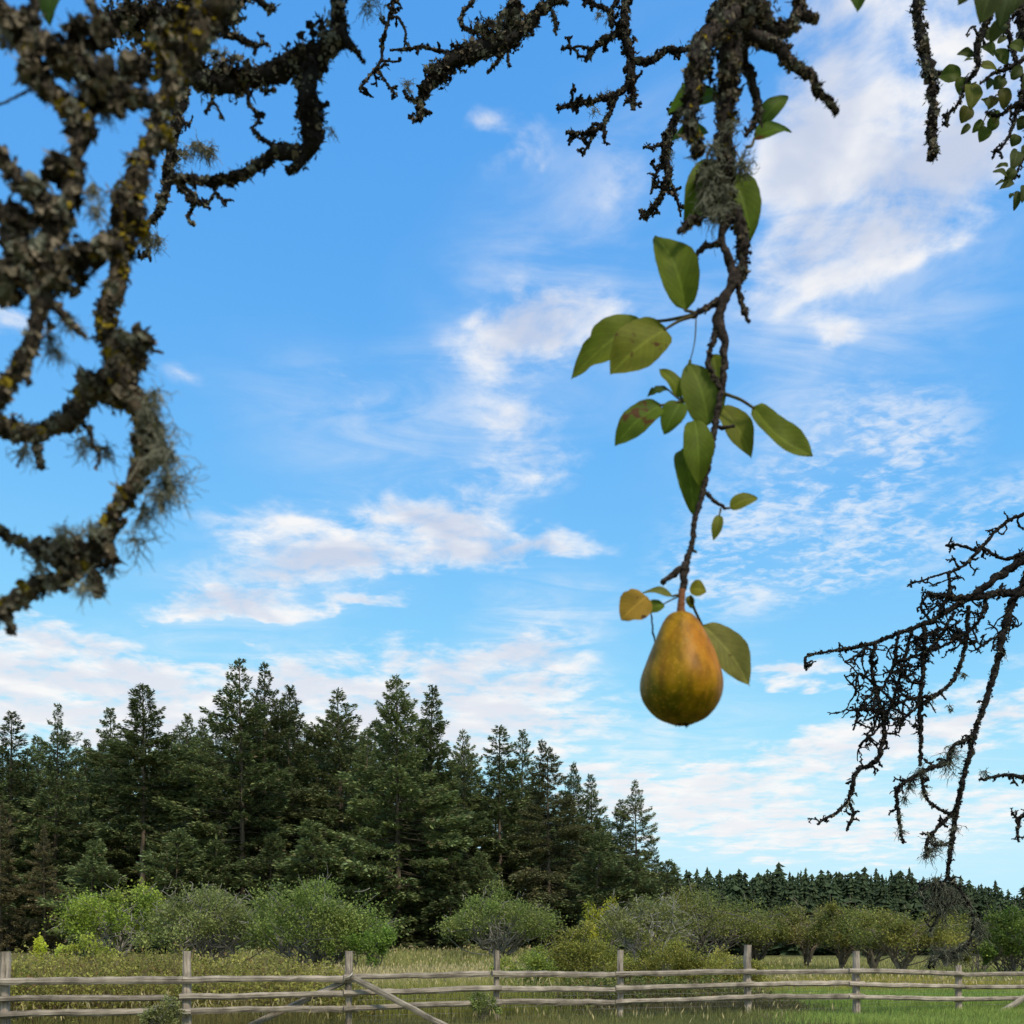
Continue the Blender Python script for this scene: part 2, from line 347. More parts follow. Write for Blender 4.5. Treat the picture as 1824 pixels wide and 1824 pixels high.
def wood_material():
    m, nt, o = mat_new('weathered_cedar'); L = nt.links
    at = nd(nt, 'ShaderNodeAttribute', attribute_name='Col')
    g = nd(nt, 'ShaderNodeAttribute', attribute_name='Grain')
    mp = nd(nt, 'ShaderNodeMapping'); mp.inputs['Scale'].default_value = (1.2, 26, 26); L.new(g.outputs['Vector'], mp.inputs[0])
    nz = nd(nt, 'ShaderNodeTexNoise'); nz.inputs['Scale'].default_value = 1.6; nz.inputs['Detail'].default_value = 8; nz.inputs['Roughness'].default_value = .7; L.new(mp.outputs[0], nz.inputs['Vector'])
    n2 = nd(nt, 'ShaderNodeTexNoise'); n2.inputs['Scale'].default_value = 3.5; n2.inputs['Detail'].default_value = 5; L.new(g.outputs['Vector'], n2.inputs['Vector'])
    r = nd(nt, 'ShaderNodeValToRGB'); L.new(nz.outputs['Fac'], r.inputs[0])
    e = r.color_ramp.elements; e[0].position = .30; e[0].color = (.10, .075, .055, 1); e[1].position = .75; e[1].color = (1.2, 1.15, 1.08, 1)
    x = e.new(.46); x.color = (.72, .68, .62, 1)
    c = nd(nt, 'ShaderNodeMix', data_type='RGBA', blend_type='MULTIPLY'); c.inputs[0].default_value = 1; L.new(at.outputs['Color'], c.inputs[6]); L.new(r.outputs[0], c.inputs[7])
    r2 = nd(nt, 'ShaderNodeMapRange'); L.new(n2.outputs['Fac'], r2.inputs[0]); r2.inputs[1].default_value = .3; r2.inputs[2].default_value = .7; r2.inputs[3].default_value = .50; r2.inputs[4].default_value = 1.15
    c2 = nd(nt, 'ShaderNodeMix', data_type='RGBA', blend_type='MULTIPLY'); c2.inputs[0].default_value = 1; L.new(c.outputs[2], c2.inputs[6]); L.new(r2.outputs[0], c2.inputs[7])
    b = nd(nt, 'ShaderNodeBsdfPrincipled'); b.inputs['Roughness'].default_value = .9; b.inputs['Specular IOR Level'].default_value = .15; L.new(c2.outputs[2], b.inputs['Base Color'])
    bp = nd(nt, 'ShaderNodeBump'); bp.inputs['Strength'].default_value = .7; bp.inputs['Distance'].default_value = .01; L.new(nz.outputs['Fac'], bp.inputs['Height']); L.new(bp.outputs[0], b.inputs['Normal'])
    L.new(b.outputs[0], o.inputs[0]); return m
MAT_WOOD = wood_material()
def ground_material():
    m, nt, o = mat_new('meadow_ground'); L = nt.links
    t = nd(nt, 'ShaderNodeTexCoord')
    a = nd(nt, 'ShaderNodeTexNoise'); a.inputs['Scale'].default_value = .09; a.inputs['Detail'].default_value = 6; L.new(t.outputs['Object'], a.inputs['Vector'])
    b_ = nd(nt, 'ShaderNodeTexNoise'); b_.inputs['Scale'].default_value = 2.5; b_.inputs['Detail'].default_value = 8; b_.inputs['Roughness'].default_value = .7; L.new(t.outputs['Object'], b_.inputs['Vector'])
    r = nd(nt, 'ShaderNodeValToRGB'); L.new(a.outputs['Fac'], r.inputs[0]); e = r.color_ramp.elements
    e[0].position = .35; e[0].color = (.10, .115, .028, 1); e[1].position = .65; e[1].color = (.22, .19, .07, 1)
    c = nd(nt, 'ShaderNodeMix', data_type='RGBA', blend_type='MULTIPLY'); c.inputs[0].default_value = .7; L.new(r.outputs[0], c.inputs[6]); L.new(b_.outputs['Color'], c.inputs[7])
    b = nd(nt, 'ShaderNodeBsdfPrincipled'); b.inputs['Roughness'].default_value = 1; b.inputs['Specular IOR Level'].default_value = .05; L.new(c.outputs[2], b.inputs['Base Color'])
    L.new(b.outputs[0], o.inputs[0]); return m
def pear_material():
    m, nt, o = mat_new('pear_skin'); L = nt.links
    t = nd(nt, 'ShaderNodeTexCoord'); v = t.outputs['Object']
    def nz(scale, detail, st=None):
        n = nd(nt, 'ShaderNodeTexNoise'); n.inputs['Scale'].default_value = scale; n.inputs['Detail'].default_value = detail
        if st:
            mp = nd(nt, 'ShaderNodeMapping'); mp.inputs['Scale'].default_value = st; L.new(v, mp.inputs[0]); L.new(mp.outputs[0], n.inputs['Vector'])
        else: L.new(v, n.inputs['Vector'])
        return n.outputs['Fac']
    sp = nd(nt, 'ShaderNodeSeparateXYZ'); L.new(v, sp.inputs[0])
    def mr(x, a, b, c, d):
        r = nd(nt, 'ShaderNodeMapRange', interpolation_type='SMOOTHSTEP'); L.new(x, r.inputs[0])
        for i, q in enumerate((a, b, c, d)): r.inputs[i + 1].default_value = q
        return r.outputs[0]
    def ad(a, b, op='ADD'):
        x = nd(nt, 'ShaderNodeMath', operation=op)
        for i, q in enumerate((a, b)):
            if hasattr(q, 'is_output'): L.new(q, x.inputs[i])
            else: x.inputs[i].default_value = q
        return x.outputs[0]
    # ripening blush: more on the side away from the leaves and up at the neck
    blush = ad(ad(mr(sp.outputs[0], -.036, .024, 0, .50), mr(sp.outputs[2], -.045, .0, 0, .38)), ad(ad(nz(30, 5, (1, 1, .45)), .5, 'SUBTRACT'), 1.3, 'MULTIPLY'))
    r = nd(nt, 'ShaderNodeValToRGB'); L.new(blush, r.inputs[0]); e = r.color_ramp.elements
    e[0].position = .12; e[0].color = (.11, .095, .002, 1); e[1].position = .98; e[1].color = (.36, .135, .005, 1)
    x = e.new(.38); x.color = (.23, .142, .002, 1); x = e.new(.66); x.color = (.31, .148, .002, 1)
    dots = nd(nt, 'ShaderNodeTexVoronoi'); dots.inputs['Scale'].default_value = 300; L.new(v, dots.inputs['Vector'])
    dm = mr(dots.outputs['Distance'], .20, .34, .75, 0)
    c = nd(nt, 'ShaderNodeMix', data_type='RGBA'); L.new(dm, c.inputs[0]); L.new(r.outputs[0], c.inputs[6]); c.inputs[7].default_value = (.40, .21, .02, 1)
    russ = mr(nz(130, 6, (1, 1, .6)), .50, .72, 0, .55)
    c2 = nd(nt, 'ShaderNodeMix', data_type='RGBA'); L.new(russ, c2.inputs[0]); L.new(c.outputs[2], c2.inputs[6]); c2.inputs[7].default_value = (.36, .165, .02, 1)
    dark = mr(nz(70, 7, (1.4, 1.4, .45)), .34, .66, .62, 1.12)
    c3 = nd(nt, 'ShaderNodeMix', data_type='RGBA', blend_type='MULTIPLY'); c3.inputs[0].default_value = 1; L.new(c2.outputs[2], c3.inputs[6]); L.new(dark, c3.inputs[7])
    b = nd(nt, 'ShaderNodeBsdfPrincipled'); L.new(c3.outputs[2], b.inputs['Base Color']); b.inputs['Roughness'].default_value = .48; b.inputs['Specular IOR Level'].default_value = .13
    b.inputs['Subsurface Weight'].default_value = .05; b.inputs['Subsurface Radius'].default_value = (.006, .003, .001); b.inputs['Subsurface Scale'].default_value = 1
    bp = nd(nt, 'ShaderNodeBump'); bp.inputs['Strength'].default_value = .35; bp.inputs['Distance'].default_value = .001; L.new(nz(170, 6), bp.inputs['Height']); L.new(bp.outputs[0], b.inputs['Normal'])
    L.new(b.outputs[0], o.inputs[0]); return m

# ---------------------------------------------------------------- ground
def sst(a, b, x):
    t = np.clip((np.asarray(x, float) - a) / (b - a), 0, 1); return t * t * (3 - 2 * t)
def ground_z(x, y):
    x = np.asarray(x, float); y = np.asarray(y, float)
    left = sst(26, -6, x - .12 * (y - 40)) if False else 1 - sst(-2, 24, x - .1 * (y - 50))
    rise = sst(32, 88, y) * (.30 + 1.0 * left)
    return rise + .05 * np.sin(x * .31 + 1) * np.cos(y * .27) + .03 * np.sin(x * .9 + y * .7)
def build_ground():
    xs = np.concatenate([[-3000, -1200, -500, -250], np.linspace(-120, 160, 141), [260, 500, 1200, 3000]])
    ys = np.concatenate([[-600, -150, -50], np.linspace(-20, 150, 120), [175, 210, 260, 350, 600, 1400, 4000]])
    X, Y = np.meshgrid(xs, ys); Z = ground_z(X, Y); mb = MB()
    n, m_ = X.shape; i = np.arange(n - 1)[:, None] * m_; j = np.arange(m_ - 1)[None]
    q = np.stack([i + j, i + j + 1, i + m_ + j + 1, i + m_ + j], -1).reshape(-1, 4)
    mb.add(np.stack([X, Y, Z], -1), (.15, .15, .05), q)
    mb.build('ground', ground_material(), kind='structure')
build_ground()

# ---------------------------------------------------------------- conifers
def conifer_meshes(seed, H=25., Rb=4.2, nb=150, dens=1.0, hb=.10, droop=.25, brown=0.0, open_top=0.0, gaps=.25, bent=0.0, far=False):
    """trunk and crown meshes of one fir; layered sprays of needles on drooping limbs"""
    global rng
    keep = rng; rng = np.random.default_rng(seed)
    tr, cr = MB(), MB()
    zt = np.linspace(0, 1, 18 if not far else 6)
    sway = np.stack([.25 * np.sin(zt * 3 + seed), .25 * np.cos(zt * 2.3 + seed * 2), zt * 0], -1) * (zt[:, None]) + np.stack([bent * np.clip(zt - .93, 0, 1) * 20, zt * 0, zt * 0], -1)
    tpath = np.stack([zt * 0, zt * 0, zt * H], -1) + sway
    tube(tr, tpath, .30 * (H / 25) * (1 - zt * .96) + .015, 8 if not far else 5, .10, (.125, .10, .07), .3)
    phi = 0.
    for b in range(nb):
        t = hb + (1 - hb) * ((b + rng.uniform(0, 1)) / nb) ** .85
        phi += 2.4 + rng.normal(0, .5)
        u = (t - hb) / (1 - hb)
        prof = ((.30 * (1 - math.exp(-(1 - u) * 3.2)) + .80 * (1 - u) ** .88)) * (.70 + .30 * np.clip(u * 5, 0, 1))
        g = math.sin(t * 23 + seed) * .18 + math.sin(phi * 2 + t * 9 + seed * 1.7) * .22
        L = Rb * prof * np.clip(rng.normal(.92, .26) + 1.25 * g, .25, 1.6) + (.05 if far else .18)
        if rng.uniform() < gaps * (1 - u) * .8 or (u > .8 and rng.uniform() < open_top * .5): L *= rng.uniform(.25, .55)
        z0 = t * H; x0, y0 = np.interp(t, zt, sway[:, 0]), np.interp(t, zt, sway[:, 1])
        asc = .45 * u ** 1.5 - droop * (1 - u) + rng.normal(0, .10)
        s = np.linspace(0, 1, 7)
        out = np.array([math.cos(phi), math.sin(phi), 0.]); lat = np.array([-out[1], out[0], 0])
        bend = rng.normal(0, .12)
        bp = np.array([x0, y0, z0]) + out * (s * L)[:, None] + lat * (bend * L * s ** 2)[:, None] + np.array([0, 0, 1.]) * (asc * L * s - droop * .8 * L * s ** 2 * (1 - u) + .16 * L * s ** 3)[:, None]
        if not far and L > 1.0: tube(tr, bp[:6], .045 * (L / 4 + .25) * (1 - s[:6] * .8), 4, .1, (.075, .062, .045), .2, cap=False)
        k = int((14 + 96 * L) * dens)
        sp = rng.uniform(.12 if u > .6 else .28, 1.02, k) ** .85
        pos = np.stack([np.interp(sp, s, bp[:, i]) for i in range(3)], -1)
        side = rng.choice([-1, 1], k); lr = rng.uniform(0, 1, k) ** .8
        wlat = (.42 * L * (1.05 - sp) ** .8 * np.clip(sp * 3, .2, 1) + .10) * lr
        pos = pos + lat * (side * wlat)[:, None] + out * (wlat * .55)[:, None]
        pos[:, 2] += -wlat * (.22 + .25 * droop) + rng.normal(0, .06 + .02 * L, k)
        d = out * (.75 + .3 * rng.normal(size=(k, 1))) + lat * (side * rng.uniform(.1, .9, k))[:, None] + np.array([0, 0, 1.]) * rng.normal(-.10 + .30 * u, .20, (k, 1))
        nn = nrm(np.array([0, 0, 1.]) + rng.normal(0, .45, (k, 3)))
        ln = rng.uniform(.26, .66, k) * (.75 + .08 * L) * (1 - (.62 if far else .35) * u); wd = ln * rng.uniform(.28, .46, k)
        if far: ln *= 1.25; wd *= 1.5
        base = (np.array([.080, .103, .042]) * (1 - brown) + np.array([.125, .108, .058]) * brown) * (.62 if far else 1)
        tintv = np.clip(rng.normal(1, .25, (k, 1)) + .35 * (sp[:, None] - .55), .4, 1.9)
        c = base * tintv * (1 + np.array([.35, .15, -.1]) * rng.uniform(-.4, .8, (k, 1)))
        # yellowish young tips, dead inner sprays
        dead = rng.uniform(size=k) < (.05 + .10 * (1 - u) * (sp < .5))
        c[dead] = np.array([.13, .105, .06]) * rng.uniform(.6, 1.2, (dead.sum(), 1))
        kites(cr, pos, d, nn, ln, wd, np.clip(c, .004, 1))
    # leader tuft
    k = 14; kites(cr, np.stack([np.full(k, tpath[-1, 0]), np.full(k, tpath[-1, 1]), H - rng.uniform(0, .9, k)], -1), rng.normal(0, .5, (k, 3)) + [0, 0, .8], rand_unit(k), np.full(k, .5), np.full(k, .14), np.tile([.05, .065, .025], (k, 1)))
    rng = keep
    return tr.mesh('trunk', MAT_TRUNK), cr.mesh('crown', MAT_FARNEEDLE if far else MAT_NEEDLE, smooth=False)
KINDS = {
    'broad': conifer_meshes(1, nb=190, Rb=5.2, droop=.28, hb=.06),
    'open': conifer_meshes(2, nb=125, Rb=4.8, droop=.18, hb=.16, open_top=.7, gaps=.5),
    'plain': conifer_meshes(3, nb=165, Rb=4.2, droop=.25, hb=.10),
    'bare': conifer_meshes(4, nb=120, Rb=4.0, droop=.22, hb=.42, gaps=.4),
    'slim': conifer_meshes(5, nb=140, Rb=3.1, droop=.15, hb=.12),
    'droopy': conifer_meshes(6, nb=180, Rb=5.0, droop=.55, hb=.07, brown=.45, bent=.6),
    'ragged': conifer_meshes(8, nb=130, Rb=4.6, droop=.30, hb=.14, gaps=.6, brown=.15),
    'dead': conifer_meshes(9, nb=150, Rb=4.6, droop=.45, hb=.04, brown=.85, dens=.8),
    'young': conifer_meshes(10, H=9, nb=95, Rb=3.0, droop=.25, hb=.03, gaps=.1),
}
KH = {k: 25. for k in KINDS}; KH['young'] = 9.
def fir(px, py, d, kind, w=1.0, label='', group=None, name='fir_tree'):
    top = P(px, py, d); gz = float(ground_z(top[0], d)) - .25
    H = top[2] - gz; s = H / KH[kind]
    e = link(name, None, loc=(top[0], d, gz)); tag(e, label, 'tree', group)
    e.rotation_euler[2] = random.uniform(0, 6.28) if kind != 'droopy' else R(200); sw = s * w if kind != 'young' else s * w
    e.scale = (sw, sw, s)
    link('trunk', KINDS[kind][0], e); link('crown', KINDS[kind][1], e); return e
FRONT = 'tall firs along the front edge of the wood'
fir(-30, 1345, 88, 'plain', 1.1, 'dark fir cut off by the left edge of the picture', FRONT)
fir(18, 1268, 93, 'slim', 1.2, 'narrow pointed fir, first full top from the left edge', FRONT)
fir(98, 1256, 90, 'open', .85, 'fir with a blunt see-through top above the leftmost bushes', FRONT)
fir(150, 1318, 101, 'slim', 1.0, 'short-topped fir sunk between two taller firs at far left', FRONT)
fir(195, 1262, 98, 'plain', .9, 'slim-topped fir just left of the fir with the pale bare trunk', FRONT)
fir(252, 1220, 84, 'bare', 1.15, 'fir with a long pale bare trunk and a ragged top at left', FRONT)
fir(335, 1274, 94, 'plain', .9, 'dark fir right of the bare-trunked fir, left of a close pair of tops', FRONT)
fir(358, 1282, 97, 'ragged', .85, 'dark fir whose top nearly touches its left neighbour', FRONT)
fir(432, 1175, 84, 'open', 1.05, 'tallest fir left of centre, loose open crown against white cloud', FRONT)
fir(470, 1186, 87, 'ragged', .9, 'second tallest fir left of centre, close beside the tallest', FRONT)
fir(517, 1224, 92, 'plain', 1.0, 'pointed fir on the right shoulder of the tallest twin firs', FRONT)
fir(608, 1231, 95, 'ragged', 1.15, 'rounded ragged fir between the twin firs and the broad central fir', FRONT)
fir(652, 1300, 92, 'plain', .9, 'lower fir tucked against the left side of the broad central fir', FRONT)
fir(710, 1206, 79, 'broad', 1.05, 'broad full fir with layered skirts in the middle of the wood', FRONT)
fir(770, 1224, 84, 'plain', 1.05, 'pointed fir close behind the right side of the broad central fir', FRONT)
fir(828, 1304, 90, 'ragged', .9, 'thin-topped fir right of the two central firs', FRONT)
fir(890, 1296, 92, 'slim', 1.3, 'narrow spire-like fir, left one of two similar small spires', FRONT)
fir(932, 1302, 95, 'plain', .85, 'narrow spire-like fir, right one of two similar small spires', FRONT)
fir(978, 1322, 80, 'droopy', 1.05, 'brownish fir with drooping boughs and a bent top', FRONT)
fir(1052, 1380, 88, 'plain', .95, 'fir on the sloping right flank of the wood', FRONT)
fir(1020, 1360, 84, 'broad', .75, 'dense fir behind the drooping brownish fir', FRONT)
fir(1134, 1392, 90, 'ragged', .95, 'see-through fir standing out at the right end of the wood', FRONT)
fir(1104, 1425, 95, 'slim', 1.2, 'slender fir leaning up to the rightmost fir of the wood', FRONT)
fir(1162, 1490, 97, 'plain', .8, 'short fir closing the right end of the wood', FRONT)
fir(2, 1425, 79, 'dead', .9, 'brown dying fir low at the left edge of the picture', FRONT)
fir(80, 1470, 78, 'dead', .85, 'brown dying fir in front of the far left firs', FRONT)
for i, (px, py, w, lab) in enumerate([(165, 1500, 1.0, 'low bushy fir above the leftmost bright green fruit tree'), (310, 1480, 1.1, 'low bushy fir just right of the pale bare trunk'), (390, 1500, 1.0, 'low bushy fir above the grey-green twiggy fruit tree'),
        (480, 1490, 1.1, 'low bushy fir above the left shoulder of the domed fruit tree'), (560, 1465, 1.1, 'low bushy fir above the top of the domed fruit tree'), (640, 1500, .9, 'low bushy fir above the right shoulder of the domed fruit tree'),
        (800, 1500, 1.1, 'low bushy fir at the right foot of the broad central fir'), (860, 1520, .9, 'low bushy fir behind the lone round fruit tree'), (1065, 1490, 1.0, 'low bushy fir at the right foot of the drooping brownish fir'),
        (1130, 1530, 1.0, 'low bushy fir at the foot of the see-through end fir'), (1185, 1535, 1.0, 'low bushy fir last at the right end of the wood')]):
    fir(px, py, 76 + i % 4, 'young', w, lab, 'young firs at the edge of the wood', 'young_fir_tree')
ks = ['plain', 'slim', 'broad', 'ragged', 'bare']
px = -45; i = 0
while px < 1110:
    base = np.interp(px, [0, 200, 430, 720, 900, 1100], [1312, 1305, 1262, 1275, 1350, 1455])
    fir(px, base + random.uniform(0, 60), 108 + 9 * (i % 3), ks[i % 5], random.uniform(.9, 1.2), 'dark fir half hidden deeper in the wood', 'firs deeper in the wood')
    px += random.uniform(17, 27); i += 1
for i, px in enumerate(range(-50, 1160, 44)):
    fir(px + random.uniform(-12, 12), 1575 + random.uniform(-15, 20), 100 + 4 * (i % 3), 'young', 1.1, 'low fir thicket tree in the dark under the tall firs', 'low firs inside the wood', 'young_fir_tree')
def far_conifer(seed, H=22.):
    """a distant fir: ragged drooping skirts stacked up to a point"""
    global rng
    keep = rng; rng = np.random.default_rng(seed); tr, cr = MB(), MB()
    tube(tr, np.array([[0, 0, 0], [0, 0, H * .5], [0, 0, H]]), np.array([.25, .16, .03]), 5, .05, (.12, .10, .07), .2)
    nl, m = 34, 22
    for l in range(nl):
        u = (l + rng.uniform(-.3, .3)) / nl; z = H * (.06 + .93 * u); r = 3.3 * (1 - u) ** (.62 + .05 * (seed % 8)) * rng.uniform(.55, 1.25) + .12
        a = np.linspace(0, 2 * np.pi, m, endpoint=False) + rng.uniform(0, 6); rr = r * rng.uniform(.45, 1.2, m); dz = -rr * rng.uniform(.05, .55, m)
        off = rng.normal(0, .22 * r, 2)
        rim = np.stack([off[0] + np.cos(a) * rr, off[1] + np.sin(a) * rr, z + dz], -1); v = np.vstack([[[0, 0, z + .7 + .4 * r]], rim]); j = np.arange(m)
        cr.add(v, np.array([.046, .066, .030]) * np.clip(rng.normal(1, .3, (m + 1, 1)), .4, 1.7), None, np.stack([0 * j, 1 + j, 1 + (j + 1) % m], -1)[rng.uniform(size=m) < .86])
    rng = keep; return tr.mesh('trunk', MAT_TRUNK), cr.mesh('crown', MAT_FARNEEDLE, smooth=False)
FAR = [far_conifer(20 + k) for k in range(8)]
def far_fir(px, py, d):
    top = P(px, py, d); gz = float(ground_z(top[0], d)) - .3; H = top[2] - gz
    e = link('fir_tree', None, loc=(top[0], d, gz)); tag(e, 'small distant fir in the far tree line on the right', 'tree', 'firs of the far tree line')
    e.rotation_euler[2] = random.uniform(0, 6.28); s = H / 22; w = s * random.uniform(1.4, 2.3); e.scale = (w, w, s)
    m = random.choice(FAR); link('trunk', m[0], e); link('crown', m[1], e)
px = 1120
while px < 1900:
    t = np.interp(px, [1120, 1300, 1580, 1700, 1824, 1900], [1550, 1550, 1548, 1565, 1588, 1600])
    far_fir(px, t + random.choice([-1, 0, 0, 1]) * 9 + random.uniform(-8, 10), random.uniform(225, 240)); far_fir(px + 5, t + random.uniform(0, 14), random.uniform(205, 222)); far_fir(px + 11, t + random.uniform(4, 16), random.uniform(188, 204))
    if random.random() < .5: far_fir(px + 7, t + random.uniform(34, 46), random.uniform(170, 190))
    px += random.uniform(12, 22)

# ---------------------------------------------------------------- orchard trees and bushes
def clump_tree(name, px, base_py, d, wpx, top_py, label, cat, group=None, colr=(.085, .115, .028), col2=(.13, .13, .03), nclump=60, leaves=9000, leaf=.13,
               trunk=0.0, bare=.0, seed=0, low=.12, twigc=(.16, .145, .12), forks=4, depth=None):
    """a leafy tree or bush: limbs run out to clumps of leaves spread through the crown"""
    global rng
    keep = rng; rng = np.random.default_rng(seed)
    if name == 'orchard_tree': top_py += 6 + (seed * 7) % 11
    b = P(px, base_py, d); gz = float(ground_z(b[0], d)); W_ = wpx * (1.15 if name == 'orchard_tree' else 1.0) / FPX * d / 2; H = EYE + (HY - top_py) / FPX * d - gz
    D_ = (depth or .8) * W_
    e = link(name, None, loc=(b[0], d, gz)); tag(e, label, cat, group)
    tw, lf = MB(), MB()
    zb = trunk * H
    u = rand_unit(nclump * 3); u = u[u[:, 2] > -.55][:nclump]; n = len(u)
    rad = rng.uniform(.55, 1.0, n) ** .6
    lump = 1 + .30 * np.sin(u[:, 0] * 5 + seed) * np.cos(u[:, 1] * 4 + seed * 2) + .12 * np.sin(u[:, 2] * 9 + u[:, 0] * 7)
    lump = np.minimum(lump, 1.06); lump = np.where(rng.uniform(size=n) < .14, lump * 1.16, lump)
    zc = zb + (H - zb) * (low + .36); hz = H - zc
    cc = np.stack([u[:, 0] * W_ * .86 * rad * lump, u[:, 1] * D_ * rad * lump, zc + u[:, 2] * np.where(u[:, 2] > 0, hz * .88, (zc - zb) * .9) * rad * lump], -1)
    cc[:, 2] *= 1 - np.where(u[:, 2] > -.1, .34, 0) * (.5 + .5 * np.sin(cc[:, 0] / W_ * 4.6 + seed * 1.7)) * (.5 + .5 * np.sin(cc[:, 1] / D_ * 3 + seed)); cc[:, 0] += .10 * W_ * np.sin(cc[:, 2] / H * 7 + seed * 2.3)
    cc[:, 2] = np.maximum(cc[:, 2], .12 * H)
    # limbs
    fk = []
    for f in range(forks):
        a = 6.28 * f / forks + rng.uniform(-.4, .4); p0 = np.array([0, 0, 0.]); p1 = np.array([.05 * W_ * math.cos(a), .05 * W_ * math.sin(a), zb * .35 + .05])
        p2 = np.array([.30 * W_ * math.cos(a), .28 * D_ * math.sin(a), zb + .10 * H]); p3 = np.array([.50 * W_ * math.cos(a), .45 * D_ * math.sin(a), zb + .38 * (H - zb)])
        pp = catmull([p0, p1, p2, p3], 5); pp += rng.normal(0, .03 * W_, pp.shape) * np.linspace(0, 1, len(pp))[:, None]
        tube(tw, pp, np.linspace(.036, .018, len(pp)) * H * (1.0 if trunk else .45), 6, .18, twigc, .3); fk.append(pp)
    for i in range(n):
        f = fk[rng.integers(forks)]; st = f[rng.integers(len(f) // 3, len(f))]
        mid = (st + cc[i]) / 2 + rng.normal(0, .10 * W_, 3); end = cc[i] + (cc[i] - st) * .25
        pp = catmull([st, mid, end], 4); tube(tw, pp, np.linspace(.010, .003, len(pp)) * H * (1 if trunk else .8), 4, .1, np.array(twigc) * rng.uniform(.7, 1.3), .2, cap=False)
    if bare:
        k = int(bare * 150); s0 = cc[rng.integers(0, n, k)] + rng.normal(0, .12 * W_, (k, 3))
        strands(tw, s0, u[rng.integers(0, n, k)] + rng.normal(0, .6, (k, 3)) + [0, 0, .3], rng.uniform(.06, .20, k) * H, rng.uniform(.003, .006, k) * max(H, 2.5), np.tile(np.array(twigc) * 1.4, (k, 1)) * rng.uniform(.7, 1.2, (k, 1)), 5, .5, 0)
    leaves = int(leaves * 1.6); leaf = leaf * .84
    wgt = rng.uniform(.3, 1.4, n); wgt /= wgt.sum()
    ci = rng.choice(n, leaves, p=wgt); sc = np.array([W_ * .115, D_ * .115, H * .066])
    pos = cc[ci] + rng.normal(0, 1, (leaves, 3)) * sc * rng.uniform(.5, 1.25, n)[ci][:, None]
    pos[:, 2] = np.maximum(pos[:, 2], .03 + .02 * rng.uniform(size=leaves))
    d_ = rng.normal(0, 1, (leaves, 3)) + u[ci] * .6 + [0, 0, .15]
    tn = np.clip(rng.normal(1, .22, (leaves, 1)), .45, 1.7) * rng.uniform(.75, 1.25, n)[ci][:, None]
    mx = np.clip(rng.uniform(0, 1, (leaves, 1)) * .6 + (rng.uniform(0, 1, n)[ci][:, None] - .3) * .8, 0, 1)
    c = (np.array(colr) * (1 - mx) + np.array(col2) * mx) * tn
    ln = leaf * 1.15 * rng.uniform(.6, 1.3, leaves)
    kites(lf, pos, d_, nrm(rand_unit(leaves) + [0, 0, .7]), ln, ln * rng.uniform(.5, .8, leaves), np.clip(c, .004, 1))
    tw.build('trunk' if trunk else 'branches', MAT_TWIG, e); lf.build('crown', MAT_LEAF, e, smooth=False)
    rng = keep; return e
GB = 'overgrown fruit trees at the edge of the wood'
OR = 'old orchard trees on the right'
clump_tree('fruit_tree', 205, 1712, 58, 210, 1572, 'bright green fruit tree with bare grey limbs, leftmost below the firs', 'tree', GB, (.115, .165, .025), (.19, .215, .03), 46, 9000, .15, .12, .55, 31, low=.2, twigc=(.24, .22, .18))
clump_tree('fruit_tree', 370, 1712, 54, 260, 1572, 'grey-green twiggy fruit tree in the middle of the left clump', 'tree', GB, (.115, .135, .045), (.135, .15, .045), 70, 12500, .13, .08, 1.2, 32, low=.1, twigc=(.22, .20, .17))
clump_tree('fruit_tree', 565, 1712, 50, 300, 1556, 'large domed green fruit tree, right of the left clump', 'tree', GB, (.095, .135, .028), (.15, .17, .045), 85, 17000, .125, .08, .6, 33, low=.08, twigc=(.2, .19, .16))
clump_tree('bush', 655, 1706, 48, 120, 1625, 'small bright bush on the right foot of the domed tree', 'bush', None, (.085, .14, .022), (.11, .16, .03), 26, 4200, .11, 0, .1, 34)
clump_tree('bush', 85, 1706, 45, 55, 1655, 'small yellow-green bush low at the left, behind the fence', 'bush', None, (.24, .27, .025), (.3, .3, .03), 9, 800, .12, 0, .2, 35)
clump_tree('bush', 165, 1715, 42, 110, 1655, 'light green bush under the leftmost fruit tree', 'bush', None, (.15, .19, .03), (.22, .23, .03), 16, 2400, .11, 0, .1, 36)
clump_tree('fruit_tree', 890, 1692, 64, 215, 1578, 'round green fruit tree alone before the middle of the wood', 'tree', None, (.095, .135, .03), (.16, .175, .05), 60, 11000, .13, .10, .6, 37, low=.1, twigc=(.2, .19, .15))
clump_tree('bush', 1075, 1690, 60, 85, 1585, 'yellow-green leafy bush at the right foot of the wood', 'bush', None, (.20, .23, .025), (.29, .27, .03), 22, 3400, .13, .1, .2, 38)
clump_tree('fruit_tree', 1155, 1705, 56, 190, 1580, 'half bare fruit tree with tangled grey twigs', 'tree', OR, (.105, .125, .04), (.14, .14, .045), 50, 6000, .12, .12, 2.2, 39, twigc=(.26, .245, .21))
clump_tree('orchard_tree', 1245, 1712, 60, 250, 1572, 'wide dense orchard tree, first full crown right of the bare twigs', 'tree', OR, (.085, .105, .028), (.14, .13, .03), 80, 14000, .12, .15, .3, 40)
clump_tree('orchard_tree', 1345, 1715, 62, 150, 1592, 'darker orchard tree left of the forked trunk', 'tree', OR, (.075, .10, .024), (.12, .12, .03), 45, 8000, .12, .2, .3, 41)
clump_tree('orchard_tree', 1437, 1726, 62, 150, 1594, 'orchard tree with a pale forked trunk in clear view', 'tree', OR, (.09, .10, .028), (.15, .13, .035), 50, 7000, .12, .40, .6, 42, low=.02, twigc=(.20, .165, .12), forks=3)
